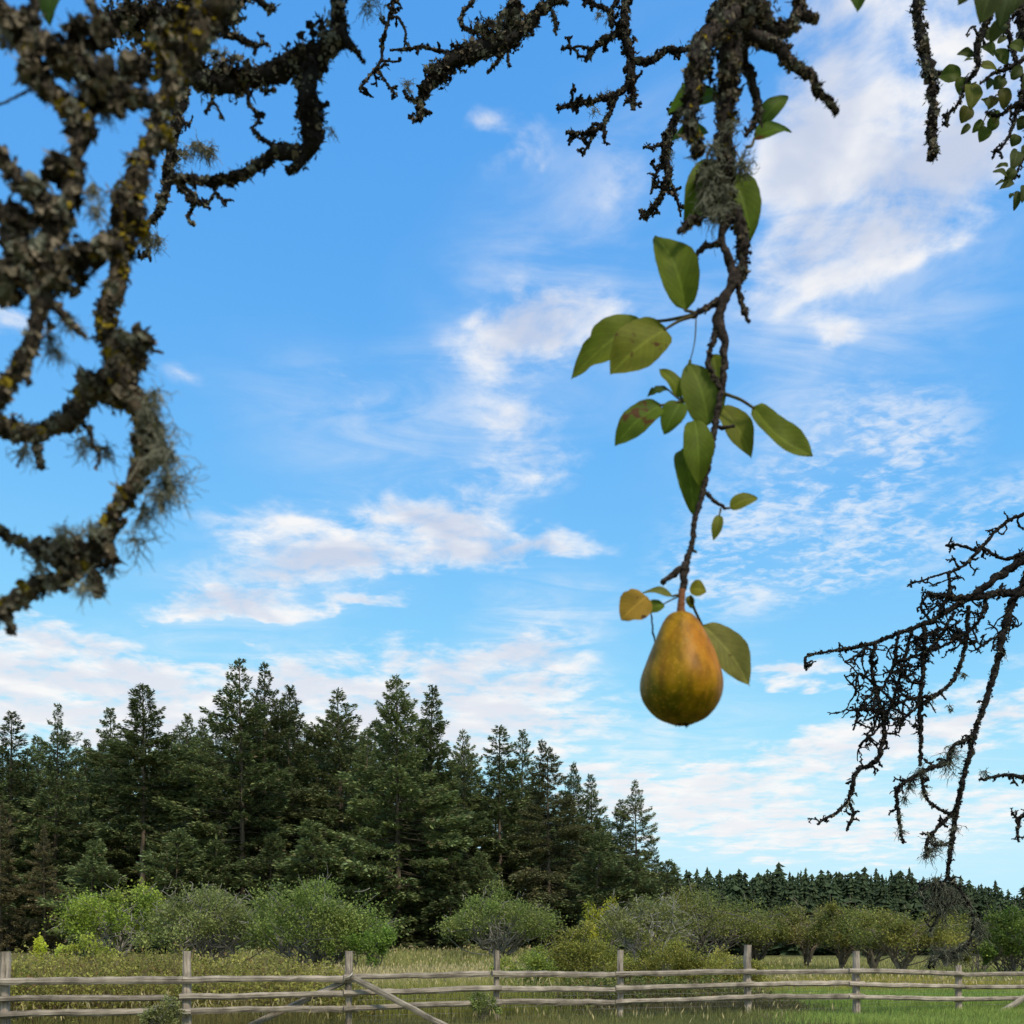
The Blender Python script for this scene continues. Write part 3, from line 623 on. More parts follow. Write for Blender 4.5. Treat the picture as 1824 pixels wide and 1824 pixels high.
clump_tree('orchard_tree', 1500, 1730, 58, 130, 1603, 'orchard tree whose trunk stands beside the tall fence post', 'tree', OR, (.08, .105, .025), (.14, .13, .03), 45, 7000, .12, .36, .3, 43, low=.02, twigc=(.17, .14, .10), forks=3)
clump_tree('orchard_tree', 1556, 1735, 55, 120, 1604, 'orchard tree between the fence post and the spreading tree', 'tree', OR, (.085, .105, .025), (.15, .135, .03), 40, 6500, .12, .34, .3, 44, low=.02, twigc=(.17, .14, .10), forks=3)
clump_tree('orchard_tree', 1606, 1750, 49, 200, 1603, 'spreading orchard tree with low arms, nearest of its row', 'tree', OR, (.09, .11, .027), (.16, .145, .03), 62, 9500, .11, .36, .4, 45, low=.02, twigc=(.18, .15, .11), forks=4)
clump_tree('orchard_tree', 1685, 1722, 66, 120, 1606, 'small orchard tree behind the hanging lichen tuft', 'tree', OR, (.11, .125, .025), (.17, .16, .03), 36, 5000, .12, .3, .3, 46, low=.02, forks=3)
clump_tree('bush', 1800, 1738, 50, 130, 1612, 'dense deep green bush at the right edge behind the fence', 'bush', None, (.055, .095, .018), (.10, .125, .022), 55, 9500, .12, 0, .1, 47)
clump_tree('bush', 1745, 1730, 56, 90, 1640, 'olive bush left of the deep green edge bush', 'bush', None, (.08, .10, .025), (.12, .12, .03), 30, 4200, .12, 0, .1, 48)
clump_tree('bush', 1042, 1730, 31, 190, 1652, 'rounded olive bush just behind the middle of the fence', 'bush', None, (.11, .125, .024), (.165, .155, .032), 70, 15000, .062, 0, .2, 49, depth=.7)
clump_tree('bush', 940, 1735, 29, 130, 1682, 'low grass-green bush left of the rounded olive bush', 'bush', None, (.11, .15, .03), (.17, .18, .035), 40, 7000, .06, 0, .2, 50, depth=.7)
clump_tree('bush', 1190, 1735, 30, 200, 1672, 'wide olive bush with a fine leaf, right of the rounded one', 'bush', None, (.115, .125, .024), (.17, .155, .032), 70, 15000, .062, 0, .2, 51, depth=.6)
clump_tree('bush', 1300, 1740, 31, 150, 1690, 'low olive bush ending at the tallest fence post', 'bush', None, (.12, .13, .026), (.175, .16, .034), 50, 9000, .062, 0, .2, 52, depth=.6)
clump_tree('bush', 288, 1850, 17.6, 80, 1772, 'sparse grey-green shrub growing up against the fence rails', 'bush', None, (.13, .145, .055), (.16, .16, .06), 40, 3600, .04, 0, .5, 53, depth=.35)
clump_tree('bush', 858, 1840, 20.2, 62, 1762, 'thin leafy sprig by the fourth fence post', 'bush', None, (.11, .15, .045), (.15, .17, .05), 30, 1800, .04, 0, .3, 54, depth=.35)

# thicket, tall grass (nobody could count these)
def thicket(name, label, spots, leaves, leaf, cols, seed):
    global rng
    keep = rng; rng = np.random.default_rng(seed)
    lf = MB(); tot = sum(s[3] for s in spots)
    for (x, y, h, w, dp) in spots:
        n = int(leaves * w / tot); gz = float(ground_z(x, y))
        u = rng.uniform(-1, 1, n); v = rng.uniform(-1, 1, n)
        hh = h * (1 - .55 * np.abs(u) ** 3) * (1 - .35 * v ** 2) * (1 + .10 * np.sin(u * 9 + x * 3) + .08 * np.sin(u * 21 + y) + .07 * rng.normal(size=n))
        z = hh * rng.uniform(0, 1, n) ** .45
        pos = np.stack([x + u * w, y + v * dp, gz + z], -1)
        cl = .5 + .5 * np.sin(pos[:, 0] * 2.1 + x) * np.sin(pos[:, 2] * 5 + pos[:, 0] * 1.3); mx = np.clip(cl * .6 + rng.uniform(0, .5, n), 0, 1)[:, None]
        c = (np.array(cols[0]) * (1 - mx) + np.array(cols[1]) * mx) * np.clip(rng.normal(1, .25, (n, 1)), .4, 1.8)
        dr = rng.uniform(size=n) < .07; c[dr] = np.array([.15, .09, .035]) * rng.uniform(.6, 1.3, (dr.sum(), 1))
        ln = leaf * rng.uniform(.6, 1.4, n)
        kites(lf, pos, rng.normal(0, 1, (n, 3)) + [0, 0, .7], nrm(rand_unit(n) + [0, 0, .5]), ln, ln * rng.uniform(.4, .75, n), np.clip(c, .004, 1))
        k = n // 14; s0 = np.stack([x + rng.uniform(-1, 1, k) * w, y + rng.uniform(-1, 1, k) * dp, np.full(k, gz)], -1)
        strands(lf, s0, rng.normal(0, .25, (k, 3)) + [0, 0, 1.], h * rng.uniform(.6, 1.12, k), np.full(k, .006), np.tile([.14, .105, .06], (k, 1)) * rng.uniform(.6, 1.2, (k, 1)), 5, .25, 0)
    rng = keep
    return lf.build(name, MAT_LEAF, smooth=False, label=label, cat='thicket', kind='stuff')
sp = []
for px, py, d, w, dp in [(20, 1708, 22, 1.2, 1.2), (90, 1706, 24, 1.3, 1.3), (160, 1702, 25, 1.5, 1.4), (240, 1699, 24, 1.3, 1.3), (310, 1699, 25, 1.4, 1.3), (390, 1706, 24, 1.3, 1.2), (470, 1709, 25, 1.4, 1.3), (545, 1713, 24.5, 1.2, 1.2), (-40, 1708, 22.5, 1.2, 1.2),
                         (60, 1735, 20.6, 1.2, .7), (180, 1732, 20.8, 1.3, .7), (300, 1740, 21, 1.2, .7), (420, 1738, 21.2, 1.2, .7), (530, 1742, 21.5, 1.1, .7), (620, 1750, 22, .8, .8)]:
    p = P(px, py, d); sp.append((p[0], d, p[2] - float(ground_z(p[0], d)), w, dp))
thicket('thicket', 'olive brown waist-high thicket filling the ground behind the left fence bays', sp, 66000, .072, ((.105, .108, .025), (.20, .185, .042)), 60)
sp = []
for px, py, d, w, dp in [(700, 1765, 23, 1.0, .8), (800, 1768, 23, 1.0, .8), (960, 1752, 24, 1.2, .9), (1060, 1745, 24.5, 1.2, .9), (1160, 1742, 25, 1.3, .9), (1270, 1744, 25.5, 1.2, .9), (1360, 1772, 26, .8, .8)]:
    p = P(px, py, d); sp.append((p[0], d, p[2] - float(ground_z(p[0], d)), w, dp))
thicket('undergrowth', 'dark green undergrowth right behind the middle fence bays', sp, 30000, .070, ((.055, .075, .018), (.11, .115, .03)), 61)
def grass(name, label, zones, seed):
    global rng
    keep = rng; rng = np.random.default_rng(seed); mb = MB()
    for (p0, p1, d0, d1, n, h, w, c0, c1, seed_heads) in zones:
        d = np.sqrt(rng.uniform(d0 ** 2, d1 ** 2, n)); px = rng.uniform(p0, p1, n) + rng.normal(0, 45, n); x = (px - CX) / FPX * d
        z = ground_z(x, d); patch = .5 + .5 * np.sin(x * .7 + seed) * np.sin(d * .5 + x * .2)
        hh = h * rng.uniform(.5, 1.2, n) * (.75 + .4 * patch); wd = w * (d / 25) * rng.uniform(.6, 1.3, n)
        a = rng.uniform(0, 2 * np.pi, n); out = np.stack([np.cos(a), np.sin(a), a * 0], -1); sd_ = np.stack([-np.sin(a + .8), np.cos(a + .8), a * 0], -1)
        b = np.stack([x, d, z - .02], -1); m1 = b + out * (hh * .08)[:, None] + np.array([0, 0, 1]) * (hh * .55)[:, None]; t = b + out * (hh * rng.uniform(.1, .5, n))[:, None] + np.array([0, 0, 1]) * hh[:, None]
        v = np.stack([b - sd_ * wd[:, None] / 2, b + sd_ * wd[:, None] / 2, m1 - sd_ * wd[:, None] * .4, m1 + sd_ * wd[:, None] * .4, t], 1)
        i = np.arange(n)[:, None] * 5
        mx = np.clip(patch * .7 + rng.uniform(-.2, .5, n), 0, 1)[:, None]
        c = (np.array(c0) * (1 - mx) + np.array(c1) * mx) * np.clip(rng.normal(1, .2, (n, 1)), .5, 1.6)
        mb.add(v.reshape(-1, 3), np.repeat(c[:, None], 5, 1).reshape(-1, 3), i + np.array([[0, 1, 3, 2]]), i + np.array([[2, 3, 4]]))
        if seed_heads:
            k = rng.uniform(size=n) < seed_heads
            kk = int(k.sum()); kites(mb, t[k] - [0, 0, .04], rng.normal(0, .3, (kk, 3)) + [0, 0, 1.], rand_unit(kk), np.full(kk, .16), .035 * d[k] / 25, np.tile([.33, .27, .13], (kk, 1)) * rng.uniform(.7, 1.2, (kk, 1)))
    rng = keep
    return mb.build(name, MAT_GRASS, smooth=False, label=label, cat='grass', kind='stuff')
GREEN, GOLD, DRY = (.10, .14, .03), (.235, .22, .075), (.34, .29, .12)
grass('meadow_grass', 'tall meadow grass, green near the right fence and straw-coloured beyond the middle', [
    (560, 960, 26, 40, 11000, .75, .012, GOLD, DRY, .35), (420, 980, 38, 82, 16000, .55, .014, (.17, .185, .055), GOLD, .12),
    (560, 960, 21, 26, 7000, .75, .012, (.13, .16, .03), (.2, .19, .04), .05),
    (900, 1420, 25, 60, 12000, .55, .013, (.11, .14, .03), (.2, .18, .05), .1),
    (1400, 1860, 26.2, 32, 22000, .36, .011, (.15, .225, .045), (.22, .26, .055), 0), (1400, 1900, 20, 26, 15000, .16, .012, (.14, .21, .045), (.2, .245, .055), 0), (1330, 1860, 31, 38, 9000, .55, .012, (.22, .20, .03), (.27, .22, .05), .1),
    (1330, 1900, 34, 62, 14000, .35, .014, (.13, .165, .04), (.2, .2, .06), 0), (1300, 1900, 60, 110, 9000, .4, .015, (.19, .185, .06), (.25, .23, .08), 0),
    (-80, 600, 19, 23, 7000, .5, .010, (.10, .11, .03), (.17, .14, .05), .1), (-80, 600, 28, 52, 9000, .7, .012, (.2, .18, .05), GOLD, .2),
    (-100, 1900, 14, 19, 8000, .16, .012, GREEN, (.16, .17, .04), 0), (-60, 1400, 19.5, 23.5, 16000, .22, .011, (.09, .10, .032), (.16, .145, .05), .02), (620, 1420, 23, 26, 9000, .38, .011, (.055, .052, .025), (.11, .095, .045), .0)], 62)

# ---------------------------------------------------------------- fence
def beam(p0, p1, w, h, seed, sides=8, sq=.55, wob=.012, col=(.36, .31, .26), top_flat=False):
    """a split-cedar beam: rough rounded-square section, wandering a little along its length"""
    r = np.random.default_rng(seed); L = np.linalg.norm(p1 - p0); n = max(6, int(L / .16)); t = np.linspace(0, 1, n)
    T = nrm((p1 - p0)[None])[0]; up = np.array([0, 0, 1.]) if abs(T[2]) < .9 else np.array([0, -1., 0]); s = nrm(np.cross(T, up)[None])[0]; up = np.cross(s, T)
    th = np.linspace(0, 2 * np.pi, sides, endpoint=False) + np.pi / sides
    cs, sn = np.cos(th), np.sin(th); e = np.maximum(np.abs(cs), np.abs(sn)) ** -sq; cs, sn = cs * e, sn * e
    prof = 1 + r.normal(0, .07, sides); cen = p0 + t[:, None] * (p1 - p0)
    wv = np.cumsum(r.normal(0, wob, (n, 2)), 0); wv -= wv[0] + t[:, None] * (wv[-1] - wv[0]); wv = np.clip(wv, -.05, .05)
    cen = cen + s * wv[:, :1] + up * wv[:, 1:]
    k = (1 + r.normal(0, .05, (n, sides))) * prof * (1 + .08 * np.sin(t * r.uniform(2, 6) + r.uniform(0, 6)))[:, None]
    v = cen[:, None] + (k * cs * w / 2)[..., None] * s + (k * sn * h / 2)[..., None] * up
    g = np.stack([np.repeat(t[:, None] * L, sides, 1), k * cs * w / 2 + seed * 3.1, k * sn * h / 2], -1)
    i = np.arange(n - 1)[:, None]; j = np.arange(sides)[None]
    q = np.stack([i * sides + j, i * sides + (j + 1) % sides, (i + 1) * sides + (j + 1) % sides, (i + 1) * sides + j], -1).reshape(-1, 4)
    N0 = n * sides; vv = np.vstack([v.reshape(-1, 3), cen[0], cen[-1]]); gg = np.vstack([g.reshape(-1, 3), g[0].mean(0), g[-1].mean(0)])
    jj = np.arange(sides); tr = np.concatenate([np.stack([(jj + 1) % sides, jj, np.full(sides, N0)], -1), np.stack([N0 - sides + jj, N0 - sides + (jj + 1) % sides, np.full(sides, N0 + 1)], -1)])
    mb = MB(); mb.add(vv, np.array(col) * r.uniform(.82, 1.12), q, tr); return mb, gg
def beam_obj(name, parent, *a, **k):
    mb, g = beam(*a, **k); me = mb.mesh(name, MAT_WOOD, smooth=False)
    at = me.attributes.new('Grain', 'FLOAT_VECTOR', 'POINT'); at.data.foreach_set('vector', g.astype(np.float32).ravel())
    return link(name, me, parent)
PX = [10, 333, 621, 884, 1105, 1332, 1525, 1707]; PD = [18, 18.6, 19.5, 20.6, 22, 23, 24, 25]; PT = [1695, 1694, 1694, 1693, 1692, 1683, 1694, 1719]
PWID = [.15, .135, .13, .125, .13, .15, .15, .145]
fence = link('rail_fence', None, loc=(0, 0, 0)); tag(fence, 'weathered grey split-rail fence with posts and diagonal braces across the foreground', 'fence')
for i, (px, d, pt, w) in enumerate(zip(PX, PD, PT, PWID)):
    a = P(px, pt, d); lean = .012 * (i % 3 - 1)
    beam_obj('post', fence, np.array([a[0] - lean, d, float(ground_z(a[0], d)) - .3]), a, w, w * 1.05, 100 + i, sq=.75, wob=.006, col=(.48, .42, .36))
for px, d, s in ((-325, 17.6, 1), (1880, 26, 2)):
    a = P(px, 1694, d); beam_obj('post', fence, np.array([a[0], d, -.3]), a, .14, .14, 140 + s, sq=.75, wob=.006, col=(.48, .42, .36))
def pd(px): return float(np.interp(px, [-325] + PX + [1880], [17.6] + PD + [26]))
RAILS = [  # (x0, y0, x1, y1, thickness px) for the top, middle and bottom rail of each bay
    (-330, 1750, 40, 1748, 12), (-330, 1782, 36, 1779, 12), (-330, 1812, 30, 1808, 12),
    (-12, 1748, 325, 1746, 12), (-10, 1780, 300, 1778, 11), (-10, 1809, 340, 1803, 11),
    (318, 1746, 634, 1744, 12), (319, 1776, 637, 1770, 12), (318, 1802, 637, 1797, 12),
    (612, 1741, 872, 1734.5, 11), (612, 1769, 893, 1760, 10), (612, 1796.5, 893, 1786, 10),
    (876, 1734, 1120, 1737, 10), (876, 1760, 1120, 1763.5, 10), (878, 1784, 1121, 1786.5, 10),
    (1096, 1735, 1345, 1730, 9.5), (1096, 1761, 1342, 1753, 9), (1096, 1785, 1342, 1776, 9.5),
    (1325, 1731.5, 1540, 1729, 9), (1325, 1754, 1540, 1752, 9), (1325, 1775.5, 1540, 1775, 9),
    (1512, 1729.5, 1716, 1735, 8.5), (1512, 1752.5, 1716, 1757, 8), (1512, 1775.5, 1716, 1778.5, 8.5),
    (1700, 1736.5, 1890, 1736, 8.5), (1700, 1758, 1890, 1757, 8), (1700, 1780, 1890, 1777, 8)]
for i, (x0, y0, x1, y1, th) in enumerate(RAILS):
    bay = i // 3; off = .12 + (.05 if bay % 2 else -.01)
    d0, d1 = pd(x0) - off, pd(x1) - off
    hh = th * (d0 + d1) / 2 / FPX
    beam_obj('rail', fence, P(x0, y0, d0), P(x1, y1, d1), .085, hh, 200 + i, wob=.0045, col=(.46, .41, .35) if i % 4 else (.37, .33, .28))
for i, (x0, y0, x1, y1, o0, o1, th) in enumerate([(618, 1746, 440, 1830, .02, -.16, 11), (630, 1742, 800, 1830, .30, .75, 11.5), (1840, 1766, 1735, 1832, .28, .5, 9)]):
    d0, d1 = pd(x0) - o0, pd(x1) - o1
    beam_obj('brace', fence, P(x0, y0, d0), P(x1, y1, d1), .08, th * d0 / FPX, 300 + i, wob=.005, col=(.42, .385, .33))
mb = MB()      # stock wire under the rails
wx = np.linspace(640, 1860, 40)
for z in np.linspace(.06, .66, 7):
    tube(mb, np.array([[(p - CX) / FPX * (pd(p) + .09), pd(p) + .09, z + float(ground_z(0, 20))] for p in wx]), .003, 3, 0, (.25, .25, .25), 0, cap=False)
for p in np.linspace(640, 1860, 170):
    d = pd(p) + .09; x = (p - CX) / FPX * d; tube(mb, np.array([[x, d, .0], [x, d, .66]]), .0016, 3, 0, (.25, .25, .25), 0, cap=False)
mb.build('wire_mesh', MAT_TWIG, fence)
mb = MB(); tube(mb, catmull([P(612, 1748, 19.3), P(618, 1741, 19.15), P(624, 1738, 19.2), P(628, 1733, 19.35)], 4), .012, 5, .1, (.45, .40, .32), .1); mb.build('tie_rope', MAT_TWIG, fence)

# ---------------------------------------------------------------- the old pear trees overhead
TAN, GREY, DARKL, YELL, PALE = np.array([.29, .235, .16]), np.array([.25, .25, .18]), np.array([.040, .033, .024]), np.array([.27, .20, .02]), np.array([.33, .33, .25])
class Bough:
    def __init__(s, d, seed, bark=(.050, .042, .036)):
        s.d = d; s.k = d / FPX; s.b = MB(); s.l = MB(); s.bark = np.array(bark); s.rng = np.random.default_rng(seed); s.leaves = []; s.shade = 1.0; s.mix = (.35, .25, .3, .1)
    def lichen_on(s, path, rad, dens, size, spread=1.0, yellow=0.0):
        """crumpled leafy lichen scattered in patches over a limb"""
        r = s.rng; seg = np.linalg.norm(np.diff(path, axis=0), axis=1); L = seg.sum()
        n = int(dens * L * np.mean(rad) * 6.3 / (size * s.k) ** 2 * 1.9)
        if n < 1: return
        T, U, V = frames(path); t = r.uniform(0, 1, n); th = r.uniform(0, 2 * np.pi, n)
        f = 1.5 + (L / s.k) / 60
        patch = np.sin(t * f * 6 + th * 1.3 + r.uniform(0, 6)) + .7 * np.sin(t * f * 15 - th * 2) + .6 * np.sin(th * 3 + t * f * 9)
        keep = patch + r.normal(0, .6, n) > -.75; t, th, patch = t[keep], th[keep], patch[keep]; n = len(t)
        x = t * (len(path) - 1); i = np.clip(x.astype(int), 0, len(path) - 2); w = (x - i)[:, None]
        c = path[i] * (1 - w) + path[i + 1] * w; rr = rad[i] * (1 - w[:, 0]) + rad[i + 1] * w[:, 0]
        rad_dir = np.cos(th)[:, None] * U[i] + np.sin(th)[:, None] * V[i]
        lift = np.clip(1.02 + spread * np.clip(patch + .3, 0, 2) * .34 * r.uniform(0, 1, n), .9, 2.0)
        pos = c + rad_dir * (rr * lift)[:, None]
        zone = np.sin(t * f * 4.3 + th + r.uniform(0, 6)) + .8 * np.sin(t * f * 11 - th * 2 + r.uniform(0, 6)) + r.normal(0, .22, n)
        rank = np.argsort(np.argsort(zone)) / n; cum = np.cumsum(np.array(s.mix)[[2, 0, 1, 3]]) / sum(s.mix); kind = np.array([2, 0, 1, 3])[np.clip(np.searchsorted(cum, rank), 0, 3)]
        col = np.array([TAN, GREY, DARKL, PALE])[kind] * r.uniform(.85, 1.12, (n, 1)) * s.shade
        if yellow:
            ym = (np.sin(t * f * 7 + 2) + .5 * np.sin(th * 2 + t * 30) > 1.15 - yellow) & (r.uniform(size=n) < .75); col[ym] = YELL * r.uniform(.5, 1.25, (ym.sum(), 1))
        flakes(s.l, pos, rad_dir + r.normal(0, .38, (n, 3)), size * s.k * np.clip(np.exp(r.normal(-.45, .5, n)), .25, 1.9) * .7, col, 6, .38)
        s.lobes(pos, rad_dir, col, size, patch)
    def lobes(s, pos, out, col, size, patch):
        r = s.rng; m = (patch > .45) & (r.uniform(size=len(pos)) < .42); k = int(m.sum())
        if k: kites(s.l, pos[m], nrm(out[m] + r.normal(0, .65, (k, 3)) + [0, 0, .12]), r.normal(size=(k, 3)), size * s.k * np.clip(np.exp(r.normal(.15, .45, k)), .4, 3), size * s.k * r.uniform(.3, .6, k), col[m] * r.uniform(.8, 1.15, (k, 1)))
    def raw(s, path, rad, lich, size, spread=1., yellow=0., sides=9, rough=.16):
        global rng
        keep = rng; rng = s.rng
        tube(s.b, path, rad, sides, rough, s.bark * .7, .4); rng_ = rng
        if lich: s.lichen_on(path, rad, lich, size, spread, yellow)
        rng = keep
    def path(s, pts, lich=1.0, size=7, core=.72, spread=1.0, yellow=0.0, spurs=0.0, spur_len=26, spur_w=7, d=None, wob=.22, sides=9, tuft=0.0):
        """a limb traced as (x, y, width[, metres nearer or farther])"""
        d = d or s.d
        ctrl = np.array([P(p[0], p[1], d + (p[3] if len(p) > 3 else 0)) for p in pts]); w = np.array([p[2] for p in pts], float) * d / FPX / 2 * core
        npx = [max(3, int(np.hypot(pts[i + 1][0] - pts[i][0], pts[i + 1][1] - pts[i][1]) / max(2.2, .28 * pts[i][2]))) for i in range(len(pts) - 1)]
        cp = catmull(np.concatenate([ctrl, w[:, None]], 1), npx); path, rad = cp[:, :3], np.maximum(cp[:, 3], .4 * s.k)
        n = len(path); z = s.rng.normal(size=(n, 3)); z = (z + np.roll(z, 1, 0) + np.roll(z, 2, 0)) / 1.7
        path = path + z * rad[:, None] * wob; rad = rad * (1 + .14 * np.sin(np.arange(n) * .9 + s.rng.uniform(0, 6)) * s.rng.uniform(.2, 1, n))
        s.raw(path, rad, lich, size, spread, yellow, sides)
        if spurs:
            L = sum(npx[i] * 0 + np.hypot(pts[i + 1][0] - pts[i][0], pts[i + 1][1] - pts[i][1]) for i in range(len(pts) - 1))
            T = nrm(np.gradient(path, axis=0))
            for _ in range(int(L * spurs / 20 + s.rng.uniform())):
                i = s.rng.integers(1, n - 1); a = s.rng.normal(size=3) * [1, .55, 1]; a = a - T[i] * a.dot(T[i]) * .75 + np.array([0, 0, -.15]); a = nrm(a[None])[0]
                s.twig(path[i], a, spur_len * s.k * s.rng.uniform(.35, 1.25), spur_w * s.k / 2 * s.rng.uniform(.75, 1.2), 2, lich * .6, size)
        if tuft:
            for _ in range(int(tuft * n / 6)):
                i = s.rng.integers(0, n); s.tuft3(path[i] + s.rng.normal(size=3) * rad[i] * .7, s.rng.uniform(12, 34), 10)
        return path, rad
    def twig(s, p0, a, L, r, lev, lich, size):
        n = 5; p = [p0]; d = a
        for i in range(n):
            d = nrm((d + s.rng.normal(0, .36, 3) * [1, .7, 1])[None])[0]; p.append(p[-1] + d * L / n)
        p = np.array(p); path = catmull(p, 3); rad = np.interp(np.linspace(0, 1, len(path)), [0, .5, .9, 1], [r, r * .78, r * .6, r * .42])
        rad = rad * (1 + .13 * s.rng.normal(size=len(rad)).clip(-1, 1)); s.raw(path, rad, lich, size, .5, 0, 6, .12)
        if lev > 0:
            for f in range(s.rng.integers(1, 4)):
                i = s.rng.integers(len(path) // 3, len(path)); q = nrm((d * .6 + s.rng.normal(0, .75, 3) * [1, .6, 1])[None])[0]
                s.twig(path[i], q, L * s.rng.uniform(.28, .55), r * .78, lev - 1, lich * .7, size)
    def tuft3(s, p0, L, n, col=None, up=0.0, wid=.9, spread=.55):
        """a bushy tuft of thread lichen, length in photograph pixels"""
        global rng
        keep = rng; rng = s.rng; r = s.rng
        c = (GREY if col is None else col) * r.uniform(.55, 1.15, (n, 1)); st = p0 + r.normal(0, 2.0, (n, 3)) * s.k
        d = r.normal(0, spread, (n, 3)) + [0, 0, -.75 + up]
        p = strands(s.l, st, d, L * s.k * r.uniform(.4, 1.1, n), np.full(n, wid * s.k), c, 7, .85, .3 - up * .25)
        m = n * 2; i = r.integers(0, n, m); j = r.integers(1, 5, m)
        strands(s.l, p[i, j], r.normal(0, .7, (m, 3)) + [0, 0, -.4 + up], L * s.k * r.uniform(.18, .45, m), np.full(m, wid * .75 * s.k), c[i], 4, .5, .3 - up * .25)
        rng = keep
    def tuft(s, px, py, L, n, d=None, **k): s.tuft3(P(px, py, d or s.d), L, n, **k)
    def clump(s, px, py, rx, ry, n, size, dd=0.0, yellow=0.0):
        """a cushion of leafy lichen"""
        r = s.rng; c = P(px, py, s.d + dd); u = nrm(r.normal(size=(n, 3))) * r.uniform(.35, 1, (n, 1)) ** .5; lob = 1 + .35 * np.sin(u[:, :1] * 5 + px) * np.cos(u[:, 2:] * 6 + py); u = u * lob
        pos = c + u * np.array([rx, (rx + ry) * .5, ry]) * s.k
        zone = u @ nrm(r.normal(size=(1, 3)))[0] + .6 * np.sin(u[:, 0] * 6 + u[:, 2] * 5 + px) + r.normal(0, .15, n); rank = np.argsort(np.argsort(zone)) / n; cum = np.cumsum(np.array(s.mix)[[2, 0, 1, 3]]) / sum(s.mix)
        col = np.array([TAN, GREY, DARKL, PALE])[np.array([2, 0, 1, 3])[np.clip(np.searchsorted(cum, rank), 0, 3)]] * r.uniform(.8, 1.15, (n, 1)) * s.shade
        if yellow: m = r.uniform(size=n) < yellow; col[m] = YELL * r.uniform(.6, 1.2, (m.sum(), 1))
        flakes(s.l, pos, u + r.normal(0, .4, (n, 3)), size * s.k * np.clip(np.exp(r.normal(-.35, .5, n)), .25, 1.9) * .75, col, 6, .4); s.lobes(pos, nrm(u), col, size, np.ones(n))
    def build(s, parent, label):
        o = s.b.build('branch', MAT_BARK, parent); o['label'] = label
        if s.l.n: s.l.build('lichen', MAT_LICHEN, o, smooth=False, kind='stuff')
        for f in s.leaves: f(o)
        return o
    def leaf(s, base, tip, width, col=(.16, .21, .025), dd=0.0, dt=0.0, tilt=0.0, curl=.12, fold=.12, stem=None, mat=None, stem_dd=0.0, bite=0.0):
        b, t = P(base[0], base[1], s.d + dd), P(tip[0], tip[1], s.d + dd + dt); w = width * s.k
        st = P(stem[0], stem[1], s.d + stem_dd) if stem is not None else None; seed = int(s.rng.integers(1 << 30))
        s.leaves.append(lambda par: make_leaf(par, b, t, w, np.array(col), tilt, curl, fold, st, mat or MAT_PEARLEAF, seed, bite))
def make_leaf(parent, b, t, w, col, tilt, curl, fold, stem, mat, seed, bite):
    r = np.random.default_rng(seed); L = np.linalg.norm(t - b); X = (t - b) / L
    nrm_dir = np.array([0, -1., 0]) * math.cos(tilt) + np.array([0, 0, 1.]) * math.sin(tilt); Y = nrm(np.cross(nrm_dir, X)[None])[0]; Z = np.cross(X, Y)
    nu, nv = 22, 11; u = np.linspace(0, 1, nu); v = np.linspace(-1, 1, nv)
    uu = u ** .88; half = .5 * w * np.sqrt(np.clip(4 * uu * (1 - uu), 0, 1)) * (1 - .35 * sst(.55, 1, u) * (1 - .0)); half[-1] = 0; half[-2] *= .72; half[-3] *= .92; half[0] = .02 * w
    ser = 1 + .012 * np.sin(u * 90 + r.uniform(0, 6)) * (u > .12) * (u < .95)
    bt = np.ones((nu, nv))
    if bite:
        k = r.uniform(.45, .8); bt[:, nv // 2 + 1:] *= (1 - bite * np.exp(-((u - k) / .07) ** 2))[:, None]; k = r.uniform(.3, .7); bt[:, :nv // 2] *= (1 - .6 * bite * np.exp(-((u - k) / .05) ** 2))[:, None]
    wav = .03 * L * np.sin(u[:, None] * r.uniform(6, 10) + v[None] * 2 + r.uniform(0, 6)) * np.abs(v[None])
    hx = u[:, None] * L + 0 * v[None]; hy = half[:, None] * ser[:, None] * v[None] * bt
    hz = curl * L * (np.sin(np.pi * u) - .0)[:, None] + np.abs(hy) * fold * 2 + wav
    V_ = b + hx[..., None] * X + hy[..., None] * Y + hz[..., None] * Z
    i = np.arange(nu - 1)[:, None] * nv; j = np.arange(nv - 1)[None]
    q = np.stack([i + j, i + nv + j, i + nv + j + 1, i + j + 1], -1).reshape(-1, 4)
    mb = MB(); mb.add(V_.reshape(-1, 3), np.tile(col * [.88, .80, .55], (nu * nv, 1)), q)
    uv = np.stack([np.broadcast_to(u[:, None], (nu, nv)), np.broadcast_to(v[None], (nu, nv)), np.zeros((nu, nv))], -1).reshape(-1, 3)
    if stem is not None:
        m = (stem + b) / 2 + r.normal(0, .05, 3) * np.linalg.norm(stem - b); n0 = mb.n
        tube(mb, catmull([stem, m, b, b + X * L * .03], 5), .0011 * np.clip(L / .03, .5, 1.1) * np.linspace(1.2, .8, 16), 6, .03, (.10, .085, .03), .1)
        uv = np.vstack([uv, np.tile([.5, .5, 0], (mb.n - n0, 1))])
    me = mb.mesh('leaf', mat); a = me.attributes.new('LeafUV', 'FLOAT_VECTOR', 'POINT'); a.data.foreach_set('vector', uv.astype(np.float32).ravel())
    return link('leaf', me, parent)

tree = link('old_pear_tree', None, loc=(0, 0, 0)); tag(tree, 'old lichen-covered pear tree whose boughs hang into the top, left and middle of the picture', 'tree')
